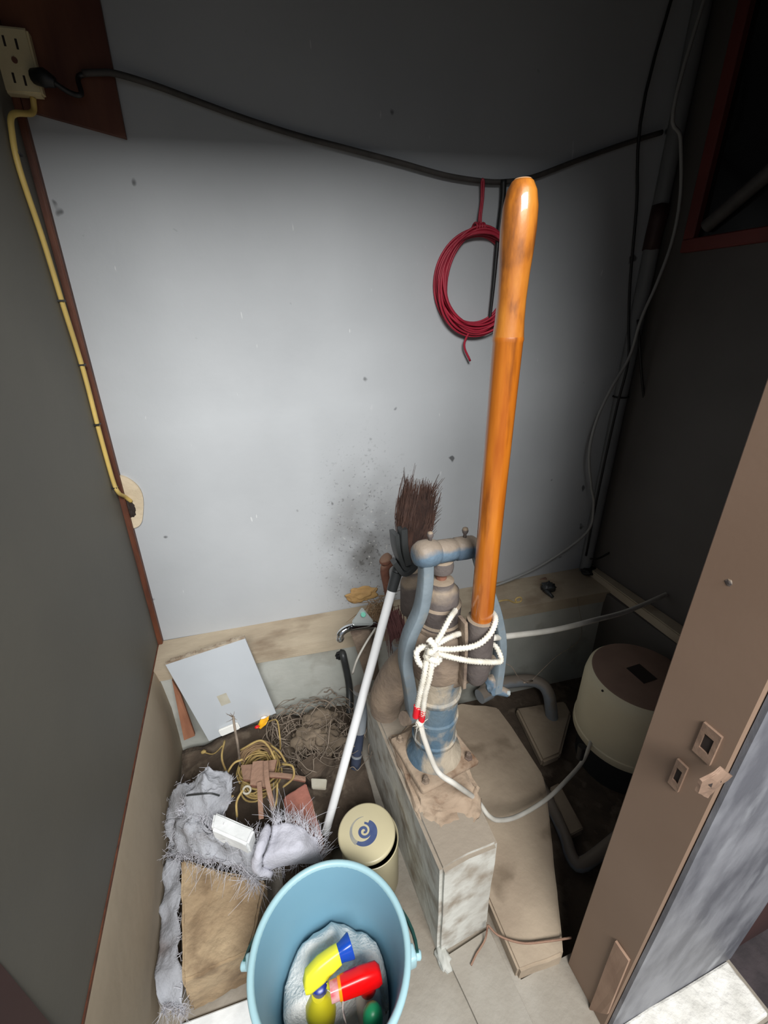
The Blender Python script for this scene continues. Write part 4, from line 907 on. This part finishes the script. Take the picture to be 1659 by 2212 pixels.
for k in range(24):
    rx, rz = random.uniform(.106, .131), random.uniform(.116, .142); oy = random.uniform(-.014, .016); ph = random.uniform(0, 6)
    dx, dz = random.gauss(0, .004), random.gauss(-.004, .004)+ (.142-rz)*.55
    pts = [cc+V((rx*math.cos(a+ph)+dx, oy+.006*math.sin(2*a+ph)-.072*rx*math.cos(a+ph), rz*math.sin(a+ph)+dz)) for a in [2*PI*i/16 for i in range(16)]]
    tube(b, pts, .0034, 7, 4, True)
tube(b, [cc+V((-.02, -.01, -.125)), (0.707,1.306,1.353), (0.732,1.306,1.304)], .0036, 7, 5)
obj('loops', b, 'redwire', rc, smooth=True)
b = B(); tube(b, [(0.734,1.302,1.663), (0.731,1.304,1.692), (0.737,1.308,1.736), (0.732,1.304,1.777), (0.737,1.302,1.775), (0.739,1.304,1.736), (0.734,1.300,1.691), (0.737,1.296,1.657)], .0034, 7, 5)
for k in range(4): tube(b, [V((0.720,1.305,1.667))+V((.008*k, .014*math.cos(a), .010*math.sin(a)+.002)) for a in [j*PI/4 for j in range(8)]], .0034, 6, 2, True)
obj('tie', b, 'redwire', rc, smooth=True)

pb = thing('plywood_board', 'dark reddish plywood board fixed in the upper left corner of the back wall', 'board', (-0.255,1.397,1.938))
b = B(); P4 = [V((-0.432,1.394,1.871)), V((-0.151,1.374,1.824)), V((-0.145,1.373,2.075)), V((-0.392,1.391,2.049))]
P4[0].x = LX(1.86)+.016; P4[3].x = LX(2.12)+.016; P4[2].z = P4[3].z = 2.12; P4[0].z = 1.862; P4[0].y = WY(-.371, .016); P4[3].y = WY(-.371, .016)
plate(b, P4, .0155, (0, -1, -.0)); obj('panel', b, 'plywood', pb)
ot = thing('power_outlet', 'cream double wall socket on the plywood board', 'outlet', (-0.330,1.387,1.934))
o0 = V((-0.326,1.372,1.931)); ex_ = V((1, -.0719, 0)).normalized(); ez_ = V((.02, 0, 1)).normalized()
def oq(u, w, y): return o0+ex_*u+ez_*w+V((0, -y, 0))
b = B(); plate(b, [oq(-.036, -.052, .012), oq(.036, -.052, .012), oq(.036, .052, .012), oq(-.036, .052, .012)], .026, (0, -1, 0), .004); obj('face', b, 'cream_plastic', ot, smooth=True, sharp=40)
for u, w in ((-.010, .028), (.011, .025), (-.010, -.028), (.009, -.031)):
    b = B(); plate(b, [oq(u-.002, w-.008, .0128), oq(u+.002, w-.008, .0128), oq(u+.002, w+.008, .0128), oq(u-.002, w+.008, .0128)], .002, (0, -1, 0)); obj('slot', b, 'slot', ot)
b = B(); lathe(b, [(.0055, 0), (.005, .0025)], oq(0, 0, .0115), 12, (0, -1, 0)); obj('screw', b, 'rust', ot)
b = B(); s = oq(.030, -.026, .020); tube(b, [s, oq(.050, -.030, .03), oq(.068, -.036, .03)], [.013, .016, .009], 12, 3); tube(b, [oq(.026, -.018, .014), oq(.034, -.022, .018)], .003, 6, 1); tube(b, [oq(.066, -.036, .03), oq(.09, -.047, .02), oq(.11, -.046, .016), (-0.218,1.371,1.921), (-0.174,1.360,1.928)], [.005]*5, 8, 5)
tag(obj('plug', b, 'black', smooth=True, sharp=60), 'black plug and lead beside the cream wall socket', 'plug')
yc = thing('yellow_cable', 'yellow cable clipped down the left corner of the shed', 'cable', (-.375, 1.39, 1.0))
Yp = [oq(.012, -.052, -.004), oq(.004, -.078, -.002), (-0.347,1.320,1.831), (-0.353,1.300,1.793), (-0.355,1.288,1.730), (-0.357,1.312,1.610), (-0.360,1.327,1.490), (-0.364,1.350,1.330), (-0.368,1.346,1.174), (-0.371,1.349,1.033), (-0.366,1.347,0.992), (-0.362,1.383,0.964), (-0.353,1.398,0.941)]
b = B(); tube(b, Yp, .0058, 8, 7); obj('sheath', b, 'yellowcable', yc, smooth=True)
for c in ((-0.354,1.299,1.761), (-0.361,1.329,1.490), (-0.364,1.353,1.343), (-0.368,1.346,1.191), (-0.372,1.351,1.007)):
    c = V(c); b = B(); box(b, c+V((-.006, -.010, -.002)), c+V((.007, .010, .002))); obj('clip', b, 'black', yc)
b = B(); n = 20; top = []; c = V((-0.382,1.406,0.939)); c.x = LX(.8)+.014
for i in range(n):
    a = -PI/2+PI*i/(n-1); x = c.x+.050*math.cos(a)*(1+.1*math.sin(3*a)); top.append((x, WY(x, .007), c.z+.088*math.sin(a)))
hexa(b, top, [(x, y+.0075, z) for x, y, z in top]); obj('plaster_patch', b, 'plaster', wall_back)
b = B(); lump(b, (-0.359,1.398,0.919), (.012, .004, .030), 3, .5, 3, 2.5); obj('cable_hole', b, 'slot', wall_back)
